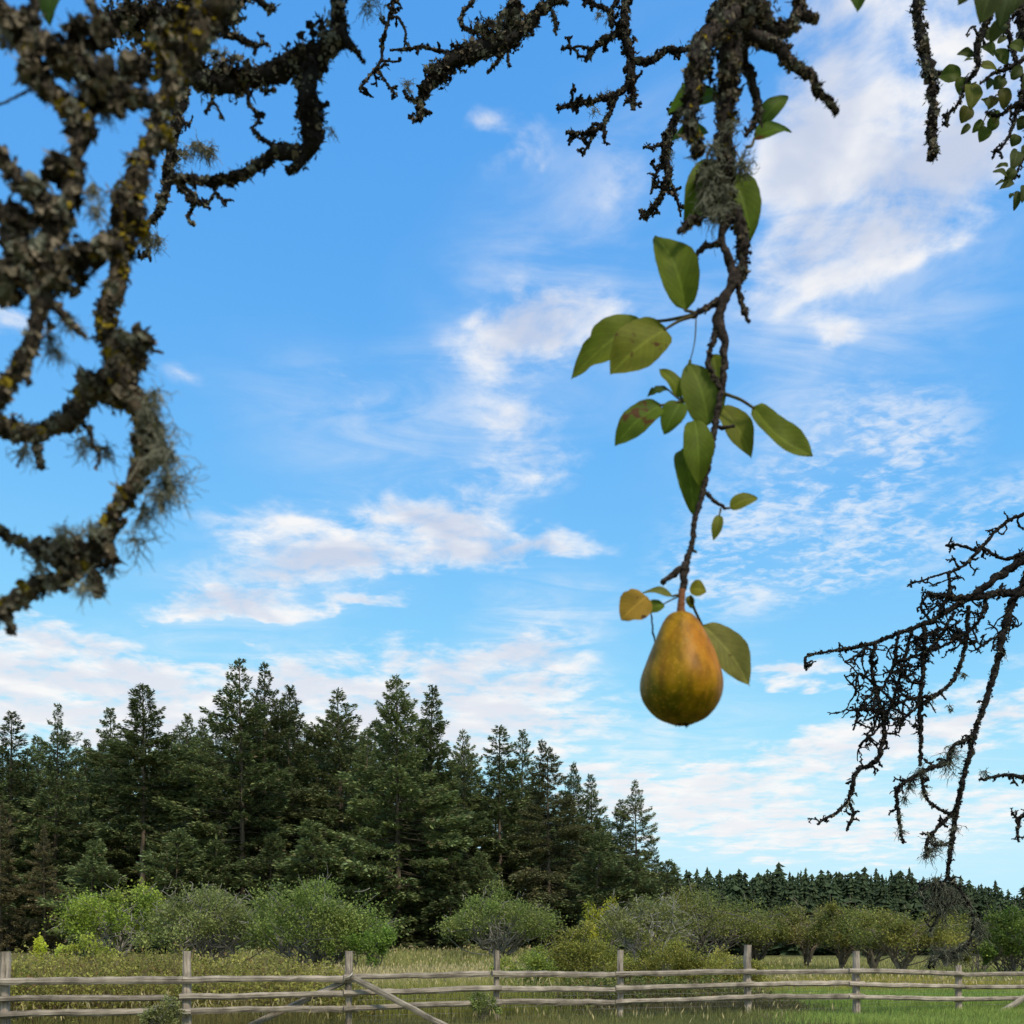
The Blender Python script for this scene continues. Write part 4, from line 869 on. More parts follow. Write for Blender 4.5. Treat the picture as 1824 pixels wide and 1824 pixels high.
# --- the big near bough on the left
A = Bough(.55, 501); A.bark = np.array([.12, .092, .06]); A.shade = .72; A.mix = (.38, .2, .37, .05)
A.path([(420, -90, 70, .05), (392, -20, 66), (372, 37, 60), (350, 93, 56), (297, 160, 44), (283, 209, 37), (276, 253, 40), (246, 309, 48), (236, 354, 52), (227, 403, 50), (209, 462, 48), (198, 522, 40), (191, 570, 42), (204, 616, 48), (211, 680, 56), (237, 721, 58), (257, 760, 50), (257, 800, 50), (250, 839, 46), (227, 876, 36), (207, 912, 34), (187, 951, 36), (171, 987, 44), (132, 1017, 42), (85, 1037, 38), (46, 1060, 40), (10, 1085, 36), (-40, 1105, 34)], 1.0, 8, .68, 1.0, yellow=.62, spurs=.45, spur_len=24, spur_w=14, tuft=.25)
A.path([(12, 1085, 30), (18, 1108, 20), (20, 1130, 14)], 1.0, 7, .8)
A.path([(171, 985, 34), (130, 978, 36), (99, 974, 30), (60, 978, 26), (35, 965, 22), (12, 952, 20), (-40, 938, 20)], 1.4, 8, .7, 1.3, yellow=.1, tuft=.3)
A.path([(168, 1020, 26), (172, 1042, 24), (179, 1064, 20)], 1.0, 7, .85)
A.path([(206, 675, 44), (160, 698, 46), (134, 738, 44), (82, 764, 36), (33, 767, 36), (-5, 745, 40), (-50, 715, 40)], 1.4, 8, .7, 1.2, yellow=.1, spurs=.2, spur_len=20, spur_w=10, tuft=.2)
A.path([(66, 775, 22), (66, 800, 17), (71, 835, 14)], 1.0, 7, .85); A.path([(40, 770, 10), (45, 800, 7), (30, 830, 5)], .5, 5)
A.path([(160, 755, 14), (165, 790, 10), (178, 815, 7), (170, 835, 5)], .6, 5)
for px, py, L, n, up in [(275, 700, 60, 30, 0), (285, 760, 80, 40, 0), (295, 800, 100, 60, 0), (300, 850, 95, 55, 0), (285, 880, 80, 40, 0), (255, 900, 90, 26, 0), (240, 640, 50, 26, .6), (220, 600, 30, 20, .8), (140, 970, 60, 40, 1.5), (110, 965, 55, 34, 1.4), (165, 955, 45, 30, 1.4),
                         (150, 1040, 60, 26, 0), (90, 1040, 34, 18, 0), (70, 1000, 60, 22, 0), (185, 800, 60, 26, 0), (150, 780, 60, 26, 0), (40, 800, 55, 16, 0), (240, 960, 80, 16, 0), (265, 720, 60, 30, 0), (200, 1010, 40, 14, 0)]:
    A.tuft(px, py, L, n, d=.55 + A.rng.uniform(-.015, .015), up=up, wid=1.3)
for px, py, rx, ry, n, y in [(225, 640, 38, 32, 260, .12), (165, 690, 36, 34, 260, .0), (215, 700, 36, 34, 260, .12), (250, 610, 26, 26, 160, 0), (265, 790, 30, 40, 260, .05), (130, 990, 48, 26, 320, 0), (90, 985, 34, 22, 160, 0), (185, 990, 28, 26, 160, 0), (300, 95, 44, 52, 300, .2), (335, 60, 34, 40, 260, .3), (232, 380, 36, 46, 260, .08), (210, 440, 36, 30, 240, .1), (250, 405, 8, 9, 50, 1.), (248, 742, 13, 14, 70, 1.), (290, 240, 9, 16, 60, .9), (205, 660, 16, 24, 80, .8)]:
    A.clump(px, py, rx * .85, ry * .85, n, 10, yellow=y)
A.build(tree, 'thick near bough curling down the left side, crusted with tan and yellow lichen')
# --- nearer tangle on the far left
E = Bough(.47, 502); E.bark = np.array([.07, .055, .04]); E.shade = .75; E.mix = (.45, .15, .38, .02)
E.path([(-60, -30, 56), (0, 15, 56), (40, 50, 54), (93, 93, 54), (168, 130, 56), (224, 162, 48), (268, 185, 36)], 1.6, 11, .56, 1.5, spurs=.5, spur_len=30, spur_w=12)
E.path([(40, 55, 40), (50, 90, 36), (58, 138, 34), (101, 168, 36), (132, 200, 42), (149, 231, 44), (138, 276, 40), (130, 317, 42), (119, 373, 46), (95, 421, 52), (60, 485, 58), (74, 530, 50), (64, 585, 38), (43, 626, 38), (22, 668, 36), (8, 700, 34), (-30, 740, 32)], 1.3, 11, .60, 1.3, yellow=.1, spurs=.22, spur_len=26, spur_w=14, tuft=.15)
E.path([(-40, 255, 30), (0, 282, 30), (22, 309, 32), (52, 343, 34), (88, 366, 34), (120, 372, 30)], 1.4, 9, .7, 1.2)
E.path([(-40, 350, 36), (0, 378, 40), (18, 410, 42), (22, 450, 42), (50, 478, 46), (93, 478, 52), (140, 462, 50), (180, 447, 48), (215, 440, 40)], 1.6, 11, .56, 1.5, yellow=.12, spurs=.2, spur_len=24, spur_w=13)
E.path([(-40, 480, 44), (0, 492, 50), (40, 500, 48), (75, 520, 40)], 1.4, 10, .66, 1.3)
E.path([(200, 165, 28), (205, 190, 24), (212, 208, 16)], 1.0, 9, .8); E.path([(150, 228, 24), (172, 240, 18)], 1.0, 8, .8)
E.path([(95, 540, 22), (115, 565, 16), (148, 597, 9)], 1.0, 8, .8); E.path([(40, 655, 20), (52, 688, 12)], .8, 8, .8)
E.path([(148, -20, 16), (165, 10, 17), (186, 41, 18), (205, 60, 18)], .9, 8, .85); E.path([(62, -30, 18), (63, 10, 18), (63, 48, 20)], .6, 8, .9)
E.path([(-30, 195, 4), (0, 185, 4), (30, 172, 4), (60, 155, 5)], 0, 5, 1.0)
for px, py, rx, ry, n in [(150, 60, 50, 26, 180), (240, 120, 40, 30, 160), (190, 140, 46, 34, 260), (120, 110, 50, 34, 260), (60, 130, 34, 30, 160), (30, 60, 40, 34, 200), (170, 170, 50, 26, 220), (60, 470, 60, 40, 360), (130, 470, 50, 30, 260), (30, 400, 34, 36, 200), (90, 500, 50, 30, 260), (110, 300, 34, 30, 180), (60, 340, 34, 22, 140), (90, 395, 40, 30, 200), (10, 520, 40, 26, 180)]:
    E.clump(px, py, rx * .74, ry * .74, n, 11)
for px, py, L, n in [(165, 330, 60, 22), (170, 370, 60, 20), (120, 560, 70, 26), (90, 600, 70, 22), (190, 200, 40, 20), (60, 380, 50, 24), (100, 620, 50, 14)]: E.tuft(px, py, L, n, d=.48, wid=1.3)
E.leaf((98, -30), (88, 46), 52, (.05, .11, .025), dd=.10, tilt=.3)
E.build(tree, 'tangled tan lichen-covered limbs at the left edge of the picture')
# --- looping darker bough behind it
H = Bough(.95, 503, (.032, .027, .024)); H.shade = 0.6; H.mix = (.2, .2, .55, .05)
H.path([(300, 60, 60), (335, 120, 56), (372, 140, 44), (410, 142, 42), (485, 130, 40), (541, 110, 44), (582, 86, 40), (604, 45, 32), (597, -20, 30), (590, -80, 30)], 1.2, 6, .74, 1.2, spurs=.5, spur_len=18, spur_w=9, tuft=.1)
H.path([(560, 105, 44), (550, 157, 42), (553, 201, 44), (563, 235, 40), (541, 268, 34), (496, 270, 26), (462, 295, 20), (421, 317, 17), (373, 322, 15), (309, 318, 14)], 1.2, 6, .76, 1.2, spurs=.4, spur_len=16, spur_w=8, tuft=.08)
H.path([(600, 62, 26), (625, 80, 18), (640, 98, 10), (648, 112, 5)], .5, 5); H.path([(545, 280, 18), (530, 292, 15), (514, 307, 14)], .6, 5, .9)
H.path([(496, 268, 13), (470, 248, 11), (450, 232, 8)], .5, 5); H.path([(443, 150, 9), (442, 180, 9), (456, 200, 8), (462, 215, 7), (448, 230, 6)], .7, 5, spurs=1.2, spur_len=16, spur_w=6)
H.path([(376, 150, 10), (378, 180, 9), (364, 200, 6)], .5, 5); H.path([(378, 182, 8), (392, 198, 6), (399, 214, 5)], .4, 5)
H.path([(436, -40, 46), (415, 0, 44), (391, 25, 44), (340, 28, 46), (265, 22, 44), (205, 42, 40), (180, 70, 40)], 1.2, 7, .72, 1.2, spurs=.5, spur_len=24, spur_w=10)
H.path([(425, -20, 30), (455, -10, 24), (470, 8, 14), (490, 15, 7)], .8, 6, spurs=.6, spur_len=20, spur_w=6)
H.path([(400, 60, 20), (430, 70, 14), (455, 80, 9), (478, 78, 5)], .9, 5, spurs=1.2, spur_len=18, spur_w=6, tuft=.3)
H.path([(270, 40, 40), (300, 80, 44), (340, 110, 40)], 1.2, 7, .74)
H.path([(565, 190, 12), (585, 185, 7)], .8, 5, spurs=1.5, spur_len=14, spur_w=6)
for px, py, L, n in [(590, 230, 30, 12), (585, 80, 20, 12), (655, 5, 60, 14), (665, -5, 60, 14), (400, 110, 40, 30), (385, 90, 40, 30), (470, 150, 24, 12)]: H.tuft(px, py, L, n, wid=.8)
for px, py, rx, ry, n in [(541, 110, 34, 30, 300), (552, 210, 26, 40, 320), (330, 60, 44, 40, 320), (250, 40, 60, 34, 360), (420, 130, 46, 22, 260), (575, 70, 24, 30, 200), (390, 20, 40, 24, 240)]: H.clump(px, py, rx, ry, n, 7)
H.build(tree, 'dark shaggy bough looping round at the upper left')
I_ = Bough(1.25, 504, (.036, .031, .028)); I_.shade = 0.7; I_.mix = (.2, .4, .35, .05)
I_.path([(335, 90, 26), (324, 179, 22), (313, 224, 22), (302, 283, 20), (296, 330, 18), (288, 365, 14), (272, 395, 10)], 1.1, 5, .8, spurs=.9, spur_len=26, spur_w=8, tuft=.4)
I_.path([(300, 300, 12), (330, 335, 11), (350, 352, 10), (335, 385, 8), (345, 402, 6)], .7, 5, spurs=1.0, spur_len=20, spur_w=7)
I_.path([(318, 335, 10), (360, 365, 8), (375, 355, 7), (385, 345, 7), (402, 368, 6)], .6, 5, spurs=.7, spur_len=16, spur_w=6)
I_.path([(262, 400, 12), (262, 435, 10), (268, 465, 6)], .9, 5, spurs=1.6, spur_len=26, spur_w=7, tuft=.6)
for px, py, L, n in [(360, 260, 40, 40), (375, 265, 44, 40), (345, 255, 36, 30), (262, 420, 44, 36), (280, 425, 40, 30), (330, 270, 30, 24)]: I_.tuft(px, py, L, n, wid=.8)
I_.build(tree, 'thin twiggy branch with grey tufts behind the left bough')
# --- boughs along the top
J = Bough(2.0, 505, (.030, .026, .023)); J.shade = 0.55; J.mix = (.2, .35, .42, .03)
J.path([(1000, -60, 22), (989, 0, 20), (960, 20, 22), (941, 48, 26), (918, 68, 32), (881, 76, 38), (844, 90, 36), (814, 106, 34), (784, 128, 34), (762, 150, 28), (750, 178, 16), (748, 214, 7)], 1.4, 5, .66, 1.4, spurs=1.3, spur_len=20, spur_w=7, tuft=.2)
J.path([(990, 5, 14), (1000, 2, 11), (1011, 8, 8)], .6, 4); J.path([(985, 20, 11), (990, 45, 9), (991, 62, 6)], .7, 4); J.path([(915, -60, 20), (915, 0, 20), (912, 40, 22), (900, 75, 24)], 1.2, 5, .75, spurs=.6, spur_len=16, spur_w=6)
J.path([(800, 95, 10), (770, 88, 8), (750, 84, 8), (728, 87, 7), (695, 90, 5)], .5, 4, spurs=.8, spur_len=16, spur_w=6); J.path([(730, 86, 7), (721, 72, 6), (722, 55, 6), (712, 36, 6), (702, 30, 5)], .4, 4, spurs=.6, spur_len=12, spur_w=5)
J.path([(704, -60, 11), (702, 0, 9), (691, 41, 8), (682, 75, 8), (678, 108, 7), (664, 128, 6), (654, 142, 5), (640, 158, 4)], .4, 4, spurs=1.2, spur_len=24, spur_w=6); J.path([(676, 108, 6), (690, 109, 5), (713, 109, 4)], .2, 4)
J.path([(672, 122, 6), (690, 150, 6), (708, 172, 4)], .4, 4, spurs=1.2, spur_len=14, spur_w=5); J.path([(845, -40, 11), (842, 3, 11), (824, 22, 9), (822, 42, 9), (845, 62, 8)], .6, 4, spurs=.6, spur_len=14, spur_w=6)
J.path([(900, 82, 12), (890, 105, 9), (870, 127, 6)], .7, 4, spurs=.6, spur_len=10, spur_w=5); J.path([(905, 85, 9), (906, 118, 5)], .6, 4)
for px, py, rx, ry, n in [(912, 30, 24, 30, 260), (880, 65, 26, 22, 260), (860, 50, 20, 16, 160), (820, 100, 24, 18, 200), (780, 130, 24, 20, 220)]: J.clump(px, py, rx, ry, n, 5)
for px, py, L, n in [(925, 40, 36, 40), (905, 30, 34, 40), (865, 45, 22, 26), (785, 125, 24, 26), (725, 150, 24, 20), (730, 160, 20, 14)]: J.tuft(px, py, L, n, up=.3, wid=.7)
J.build(tree, 'knobbly dark branch with mossy tufts at the top, left of centre')
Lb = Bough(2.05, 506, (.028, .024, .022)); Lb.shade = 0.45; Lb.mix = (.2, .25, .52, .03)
Lb.path([(1118, -60, 18), (1116, 0, 17), (1112, 48, 18), (1120, 93, 19), (1124, 130, 18), (1126, 158, 13), (1127, 194, 6)], 1.2, 4.5, .76, 1.2, spurs=1.3, spur_len=18, spur_w=6)
Lb.path([(1122, 150, 13), (1105, 164, 12), (1067, 178, 10), (1030, 184, 8), (993, 194, 6)], .9, 4, .85, spurs=2.0, spur_len=20, spur_w=6, tuft=.1); Lb.path([(1096, 172, 12), (1082, 209, 9), (1064, 231, 8), (1038, 239, 6), (1008, 236, 5)], .8, 4, .85, spurs=1.8, spur_len=20, spur_w=6)
Lb.path([(1062, 233, 8), (1052, 252, 7), (1038, 276, 5)], .7, 4, spurs=1.8, spur_len=18, spur_w=5); Lb.path([(1075, 225, 7), (1076, 255, 5)], .7, 4, spurs=1, spur_len=12, spur_w=5)
Lb.path([(1112, 50, 16), (1101, 60, 15), (1075, 72, 12), (1055, 90, 7), (1042, 110, 5)], .9, 4, .85, spurs=.9, spur_len=20, spur_w=6); Lb.path([(1056, 88, 7), (1030, 84, 6), (999, 88, 5)], .4, 4, spurs=1.6, spur_len=20, spur_w=5)
Lb.path([(1090, 50, 11), (1085, 20, 11), (1060, 8, 9), (1030, -10, 8)], .8, 4, spurs=1.2, spur_len=18, spur_w=6, tuft=.2); Lb.path([(1088, 25, 8), (1095, 5, 8), (1110, -20, 8)], .6, 4)
Lb.path([(1122, 106, 15), (1140, 108, 14), (1161, 108, 12), (1190, 90, 11), (1231, 88, 11), (1250, 80, 12)], .9, 4, .8, spurs=1.6, spur_len=18, spur_w=6)
Lb.path([(1320, -60, 26), (1287, 7, 25), (1262, 45, 25), (1246, 82, 25), (1232, 142, 22), (1215, 190, 18), (1205, 209, 15), (1192, 239, 15), (1187, 283, 17), (1190, 320, 15), (1174, 356, 8), (1147, 390, 5)], 1.2, 4.5, .74, 1.2, spurs=1.5, spur_len=22, spur_w=6, tuft=.1)
Lb.path([(1190, 318, 9), (1205, 350, 7), (1212, 385, 5)], .7, 4, spurs=1.5, spur_len=18, spur_w=5); Lb.path([(1188, 250, 8), (1165, 262, 6), (1145, 262, 5)], .5, 4, spurs=1.6, spur_len=16, spur_w=5)
Lb.path([(1180, 290, 8), (1165, 320, 7), (1160, 345, 5)], .6, 4, spurs=1.6, spur_len=16, spur_w=5)
for px, py, L, n in [(1065, 25, 18, 20), (1085, 165, 16, 16), (1060, 195, 26, 14), (1190, 280, 26, 30), (1200, 245, 20, 16)]: Lb.tuft(px, py, L, n, up=.2, wid=.6)
Lb.build(tree, 'fine twiggy dark branches at the top centre, left of the leafy pear branch')
# --- the branch that carries the pear
K = Bough(.90, 507, (.060, .046, .038)); K.shade = .5; K.mix = (.35, .25, .38, .02)
K.path([(1345, -120, 58, .05), (1326, -10, 54), (1306, 36, 44), (1299, 107, 38), (1296, 178, 32), (1292, 250, 30), (1292, 303, 30), (1289, 356, 32), (1290, 399, 20), (1284, 428, 14), (1296, 456, 15), (1306, 488, 19), (1298, 513, 21), (1285, 545, 20), (1279, 575, 24), (1290, 604, 17), (1291, 634, 14), (1286, 693, 13), (1276, 740, 13), (1271, 782, 13), (1260, 837, 12), (1250, 883, 11), (1237, 930, 11), (1232, 972, 11), (1221, 1008, 14), (1218, 1032, 14), (1215, 1052, 12)], .0, 6, .92, 1.0, wob=.12)
cp, cr_ = K.path([(1345, -120, 58, .045), (1326, -10, 54, -.004), (1306, 36, 44, -.004), (1299, 107, 37, -.002), (1296, 178, 31), (1292, 250, 30), (1292, 303, 32), (1289, 356, 34), (1290, 396, 20)], 1.5, 6, .72, 1.2, yellow=.05, spurs=.3, spur_len=16, spur_w=7)
K.path([(1316, 20, 40), (1330, 60, 34), (1378, 86, 26), (1413, 114, 21), (1446, 139, 16), (1463, 171, 13), (1483, 190, 9), (1492, 201, 6)], 1.2, 5, .8, 1.0, spurs=.5, spur_len=10, spur_w=7)
K.path([(1318, 40, 36, .01), (1326, 100, 22, .02), (1342, 150, 18, .02), (1350, 185, 15, .02), (1345, 215, 12, .02), (1328, 244, 8, .02)], .5, 5, .85, spurs=.5, spur_len=12, spur_w=7); K.path([(1350, 190, 11, .02), (1357, 230, 6, .02)], .3, 5)
K.path([(1330, 10, 46), (1360, 34, 32), (1381, 56, 25), (1408, 48, 24), (1424, 18, 24), (1425, -40, 26)], 1.0, 6, .8, spurs=.3, spur_len=12, spur_w=8); K.path([(1424, 20, 16), (1440, 32, 15), (1456, 37, 13)], .6, 5, .9)
K.path([(1308, 30, 40, -.02), (1262, 70, 38, -.04), (1240, 110, 36, -.05), (1236, 178, 30, -.05), (1229, 228, 24, -.05), (1246, 276, 15, -.05)], 1.2, 7, .8, 1.1, yellow=.05, spurs=.2, spur_len=14, spur_w=8)
K.path([(1296, 350, 22), (1310, 376, 22), (1321, 410, 22), (1324, 446, 23), (1322, 481, 21), (1308, 505, 18)], .8, 5, .88, spurs=.6, spur_len=9, spur_w=7)
K.path([(1310, 505, 13), (1322, 540, 10), (1335, 575, 6)], .2, 5, .95); K.path([(1286, 432, 12), (1270, 434, 12), (1252, 442, 11), (1232, 467, 6)], .2, 5, .95)
K.path([(1280, 536, 13), (1262, 545, 12), (1246, 555, 11), (1232, 564, 8)], .2, 5, .95, spurs=.6, spur_len=6, spur_w=6); K.path([(1277, 585, 14), (1267, 618, 10), (1262, 648, 10), (1270, 670, 9), (1283, 690, 9)], .4, 5, .9, spurs=.8, spur_len=7, spur_w=6)
K.path([(1258, 878, 8), (1275, 893, 7), (1292, 906, 6)], 0, 5, .95, spurs=.5, spur_len=5, spur_w=5); K.path([(1272, 758, 8), (1292, 762, 7), (1308, 758, 5)], 0, 5, .95)
K.path([(1219, 1010, 13), (1203, 1020, 12), (1180, 1038, 9)], .0, 5, .95, spurs=.5, spur_len=7, spur_w=6); K.path([(1233, 980, 8), (1240, 985, 7)], 0, 5)
K.path([(1250, 395, 20, -.01), (1232, 390, 14, -.02), (1208, 415, 8, -.02)], .8, 6, .85)
for px, py, L, n, up in [(1265, 300, 60, 40, .2), (1260, 340, 60, 40, 0), (1275, 370, 70, 40, 0), (1320, 290, 50, 30, .8), (1330, 300, 50, 26, .9), (1300, 220, 40, 24, 0), (1270, 260, 50, 30, .3), (1290, 330, 50, 34, 0)]: K.tuft(px, py, L, n, d=.885, up=up, wid=1.0)
for px, py, rx, ry, n in [(1285, 330, 26, 36, 260), (1262, 320, 22, 40, 200), (1300, 60, 34, 50, 320), (1250, 110, 26, 40, 200), (1330, 20, 50, 40, 300), (1296, 170, 22, 50, 240), (1270, 360, 22, 30, 160)]: K.clump(px, py, rx, ry, n, 7)
G1, G2, G3, OL, YB = (.150, .200, .022), (.115, .175, .020), (.19, .215, .028), (.22, .215, .03), (.42, .27, .05)
K.leaf((1287, 172), (1188, 205), 66, (.10, .20, .018), dd=.03, tilt=.4); K.leaf((1262, 235), (1196, 250), 38, (.07, .15, .02), dd=.05, tilt=.3)
K.leaf((1352, 224), (1404, 172), 38, (.10, .17, .03), dd=.03, tilt=.3, stem=(1345, 240), stem_dd=.02); K.leaf((1343, 248), (1410, 236), 50, (.09, .17, .018), dd=.02, tilt=.5, stem=(1330, 262), mat=MAT_SPOTLEAF, stem_dd=.0)
K.leaf((1300, 312), (1338, 428), 66, G2, dd=.02, tilt=.1); K.leaf((1270, 285), (1222, 415), 60, G2, dd=.02, tilt=-.1)
K.leaf((1221, 553), (1166, 420), 74, (.135, .19, .022), tilt=.35, curl=.16, fold=.16, stem=(1240, 559)); K.leaf((1186, 586), (1087, 668), 90, (.185, .215, .03), dd=-.01, tilt=.2, stem=(1236, 563), mat=MAT_SPOTLEAF, curl=.08)
K.leaf((1150, 572), (1017, 676), 70, G1, dd=.015, tilt=.15, stem=(1238, 560), curl=.12, bite=.3); K.leaf((1262, 757), (1226, 646), 80, (.125, .175, .028), dd=.01, tilt=.3, stem=None)
K.leaf((1228, 648), (1230, 640), 6, G1, stem=(1240, 566)); K.leaf((1213, 708), (1174, 658), 32, G1, dd=.005, tilt=.5, stem=(1222, 716))
K.leaf((1190, 694), (1152, 708), 25, (.05, .09, .02), tilt=.6, stem=(1222, 716), bite=.6); K.leaf((1177, 722), (1095, 795), 56, (.10, .165, .018), dd=-.005, tilt=.3, stem=(1222, 712), mat=MAT_SPOTLEAF)
K.leaf((1213, 716), (1182, 774), 44, (.10, .165, .018), tilt=.2); K.leaf((1237, 748), (1244, 866), 54, (.125, .185, .020), dd=-.004, tilt=.25)
K.leaf((1214, 800), (1236, 918), 50, (.11, .165, .018), dd=.01, tilt=.1, curl=.15); K.leaf((1282, 724), (1338, 817), 52, (.17, .20, .03), dd=.015, tilt=.2)
K.leaf((1341, 726), (1448, 812), 66, (.14, .19, .022), tilt=.45, curl=-.10, fold=.18, stem=(1292, 702)); K.leaf((1268, 632), (1278, 686), 34, (.14, .19, .022), dd=.02)
K.leaf((1300, 905), (1350, 888), 33, G3, tilt=.4, stem=(1290, 905)); K.leaf((1281, 918), (1271, 963), 20, (.17, .20, .03), tilt=.2, stem=(1284, 905))
K.leaf((1152, 1062), (1106, 1104), 60, YB, dd=-.01, tilt=.1, curl=.05, mat=MAT_SPOTLEAF, bite=.15); K.leaf((1198, 1062), (1144, 1056), 20, (.17, .19, .05), tilt=.6, stem=(1210, 1060))
K.leaf((1182, 1076), (1152, 1092), 30, G2, tilt=.5, stem=(1210, 1062)); K.leaf((1228, 1050), (1258, 1054), 34, (.20, .20, .02), tilt=.3); K.leaf((1251, 1114), (1335, 1222), 68, (.235, .235, .075), dd=.04, tilt=.2, stem=(1230, 1062))
K.path([(1157, 1080, 4, .0), (1161, 1100, 4, .01), (1163, 1125, 5, .03), (1172, 1165, 5, .04)], 0, 5); K.leaf((1226, 1062), (1232, 1084), 16, OL, dd=.01)
K.leaf((1520, -40), (1527, 22), 40, (.07, .13, .02), tilt=.2)
K.build(tree, 'drooping leafy branch with the pear at its end')
# --- stub and leafy spray at the upper right
V_ = Bough(1.6, 508, (.034, .029, .026)); V_.shade = 0.6; V_.mix = (.3, .3, .35, .05)
V_.path([(1620, -90, 22), (1632, 0, 21), (1640, 66, 20), (1653, 121, 21), (1661, 153, 19), (1660, 219, 17), (1661, 284, 16)], 1.1, 5, .84, 1.0, spurs=0); V_.path([(1655, 128, 12), (1668, 131, 10), (1676, 130, 8)], .8, 4); V_.path([(1652, 128, 12), (1644, 132, 10)], .8, 4); V_.path([(1660, 160, 9), (1672, 164, 6)], .6, 4); V_.path([(1658, 234, 7), (1649, 234, 8)], .6, 4)
V_.build(tree, 'bare straight broken stub hanging at the upper right')
Q = Bough(1.9, 509, (.030, .026, .023)); Q.shade = 0.5; Q.mix = (.2, .35, .42, .03)
Q.path([(1790, -60, 14), (1768, 13, 13), (1748, 60, 12), (1741, 90, 13), (1741, 123, 9), (1724, 143, 7), (1706, 186, 5), (1692, 200, 6), (1686, 224, 4)], .6, 4, .85, spurs=.8, spur_len=16, spur_w=5)
Q.path([(1790, -40, 10), (1796, 50, 8), (1807, 99, 8), (1822, 149, 8), (1812, 197, 8), (1800, 235, 6), (1783, 263, 5), (1770, 268, 4)], .4, 4, .9, spurs=.9, spur_len=22, spur_w=5)
Q.path([(1850, 90, 8), (1800, 120, 7), (1770, 130, 6), (1745, 150, 4)], .4, 4, .9, spurs=1, spur_len=18, spur_w=4); Q.path([(1850, 190, 12), (1810, 188, 11), (1780, 205, 6), (1755, 200, 4)], .4, 4, .9, spurs=1, spur_len=18, spur_w=4); Q.path([(1822, 150, 7), (1830, 250, 7), (1815, 300, 5), (1800, 325, 4)], .3, 4, .9, spurs=1, spur_len=14, spur_w=4)
Q.path([(1830, -30, 16), (1818, 40, 18), (1830, 90, 16)], 1.0, 5, .8, spurs=1, spur_len=20, spur_w=5); Q.path([(1742, 62, 6), (1732, 48, 5), (1720, 62, 4)], .2, 4)
for (bx, by, tx, ty, w, c) in [(1712, 134, 1670, 138, 30, 0), (1730, 150, 1729, 196, 33, 1), (1718, 138, 1708, 170, 28, 0), (1726, 190, 1712, 220, 28, 2), (1728, 222, 1711, 240, 12, 3), (1752, 216, 1731, 237, 16, 0), (1760, 228, 1744, 254, 24, 0), (1785, 157, 1788, 196, 26, 2), (1772, 172, 1760, 196, 20, 2), (1748, 118, 1776, 128, 22, 1), (1770, 90, 1794, 118, 26, 0),
                            (1735, 98, 1704, 97, 16, 3), (1738, 108, 1716, 110, 10, 3), (1752, 80, 1770, 100, 22, 0), (1760, 72, 1762, 48, 20, 3), (1800, 78, 1822, 92, 22, 0), (1778, 78, 1800, 68, 18, 3), (1766, 140, 1758, 160, 16, 3), (1790, 140, 1770, 160, 26, 3), (1762, 200, 1775, 222, 24, 0), (1775, 210, 1760, 235, 22, 0), (1750, 176, 1760, 190, 16, 3), (1800, 140, 1822, 120, 20, 3),
                            (1812, 240, 1802, 262, 22, 3), (1812, 268, 1800, 306, 24, 3), (1796, 296, 1772, 300, 16, 3), (1794, 314, 1768, 306, 16, 3), (1808, 300, 1788, 324, 18, 3), (1806, 326, 1780, 338, 14, 3), (1790, 322, 1772, 330, 6, 3), (1812, 340, 1806, 376, 14, 3), (1804, 344, 1798, 354, 8, 3), (1824, 330, 1820, 362, 16, 3), (1824, 258, 1828, 290, 20, 3), (1830, 210, 1812, 232, 24, 3), (1840, 130, 1820, 160, 22, 3)]:
    Q.leaf((bx, by), (tx, ty), w, [(.085, .125, .022), (.13, .15, .022), (.095, .10, .02), (.06, .085, .022)][c], dd=Q.rng.uniform(-.06, .06), dt=Q.rng.uniform(-.01, .01), tilt=Q.rng.uniform(-.2, .6), stem=None if Q.rng.uniform() < .5 else (bx + Q.rng.uniform(4, 12), by - Q.rng.uniform(2, 10)))
Q.leaf((1770, -30), (1735, 42), 74, (.045, .065, .02), dd=-.9, tilt=.2, bite=.3) if False else None
Q.build(tree, 'leafy green spray in the upper right corner')
Q2 = Bough(1.0, 510, (.034, .029, .026)); Q2.path([(1800, -110, 14), (1790, -50, 12), (1780, -20, 9)], .6, 5)
Q2.leaf((1768, -40), (1746, 44), 62, (.06, .085, .022), tilt=.25, bite=.25, stem=(1788, -50)); Q2.leaf((1752, -38), (1706, 8), 44, (.07, .095, .022), tilt=.3, stem=(1788, -48)); Q2.leaf((1795, -40), (1780, 52), 48, (.06, .095, .03), dd=.02, tilt=.1, bite=.2, stem=(1788, -50)); Q2.leaf((1815, -40), (1800, 28), 44, (.06, .08, .03), dd=.03, tilt=.2, stem=(1790, -46)); Q2.leaf((1788, 40), (1762, 78), 30, (.09, .11, .025), dd=.05, tilt=.3)
Q2.build(tree, 'near leaves cut off by the top edge at the upper right')
# --- trunk and the overhead limbs that carry all of these (outside the picture)
T_ = MB(); keep = rng; rng = np.random.default_rng(511)
def limb(pts, r0, r1): 
    p = catmull(np.array(pts, float), 14); rd = np.linspace(r0, r1, len(p)); tube(T_, p, rd, 12, .14, (.045, .038, .032), .4)
    n = int(260 + 900 * r0 * 5); i = rng.integers(0, len(p) - 1, n); w = rng.uniform(size=(n, 1)); c = p[i] * (1 - w) + p[i + 1] * w; t = nrm(p[i + 1] - p[i]); o = rand_unit(n); o = nrm(o - t * (o * t).sum(1, keepdims=True))
    flakes(T_, c + o * rd[i][:, None] * 1.06, o + rng.normal(0, .4, (n, 3)), np.clip(rd[i] * .3, .003, .018) * rng.uniform(.5, 1.3, n), np.array([TAN, GREY, DARKL])[rng.integers(0, 3, n)] * rng.uniform(.5, 1, (n, 1)), 6); return p
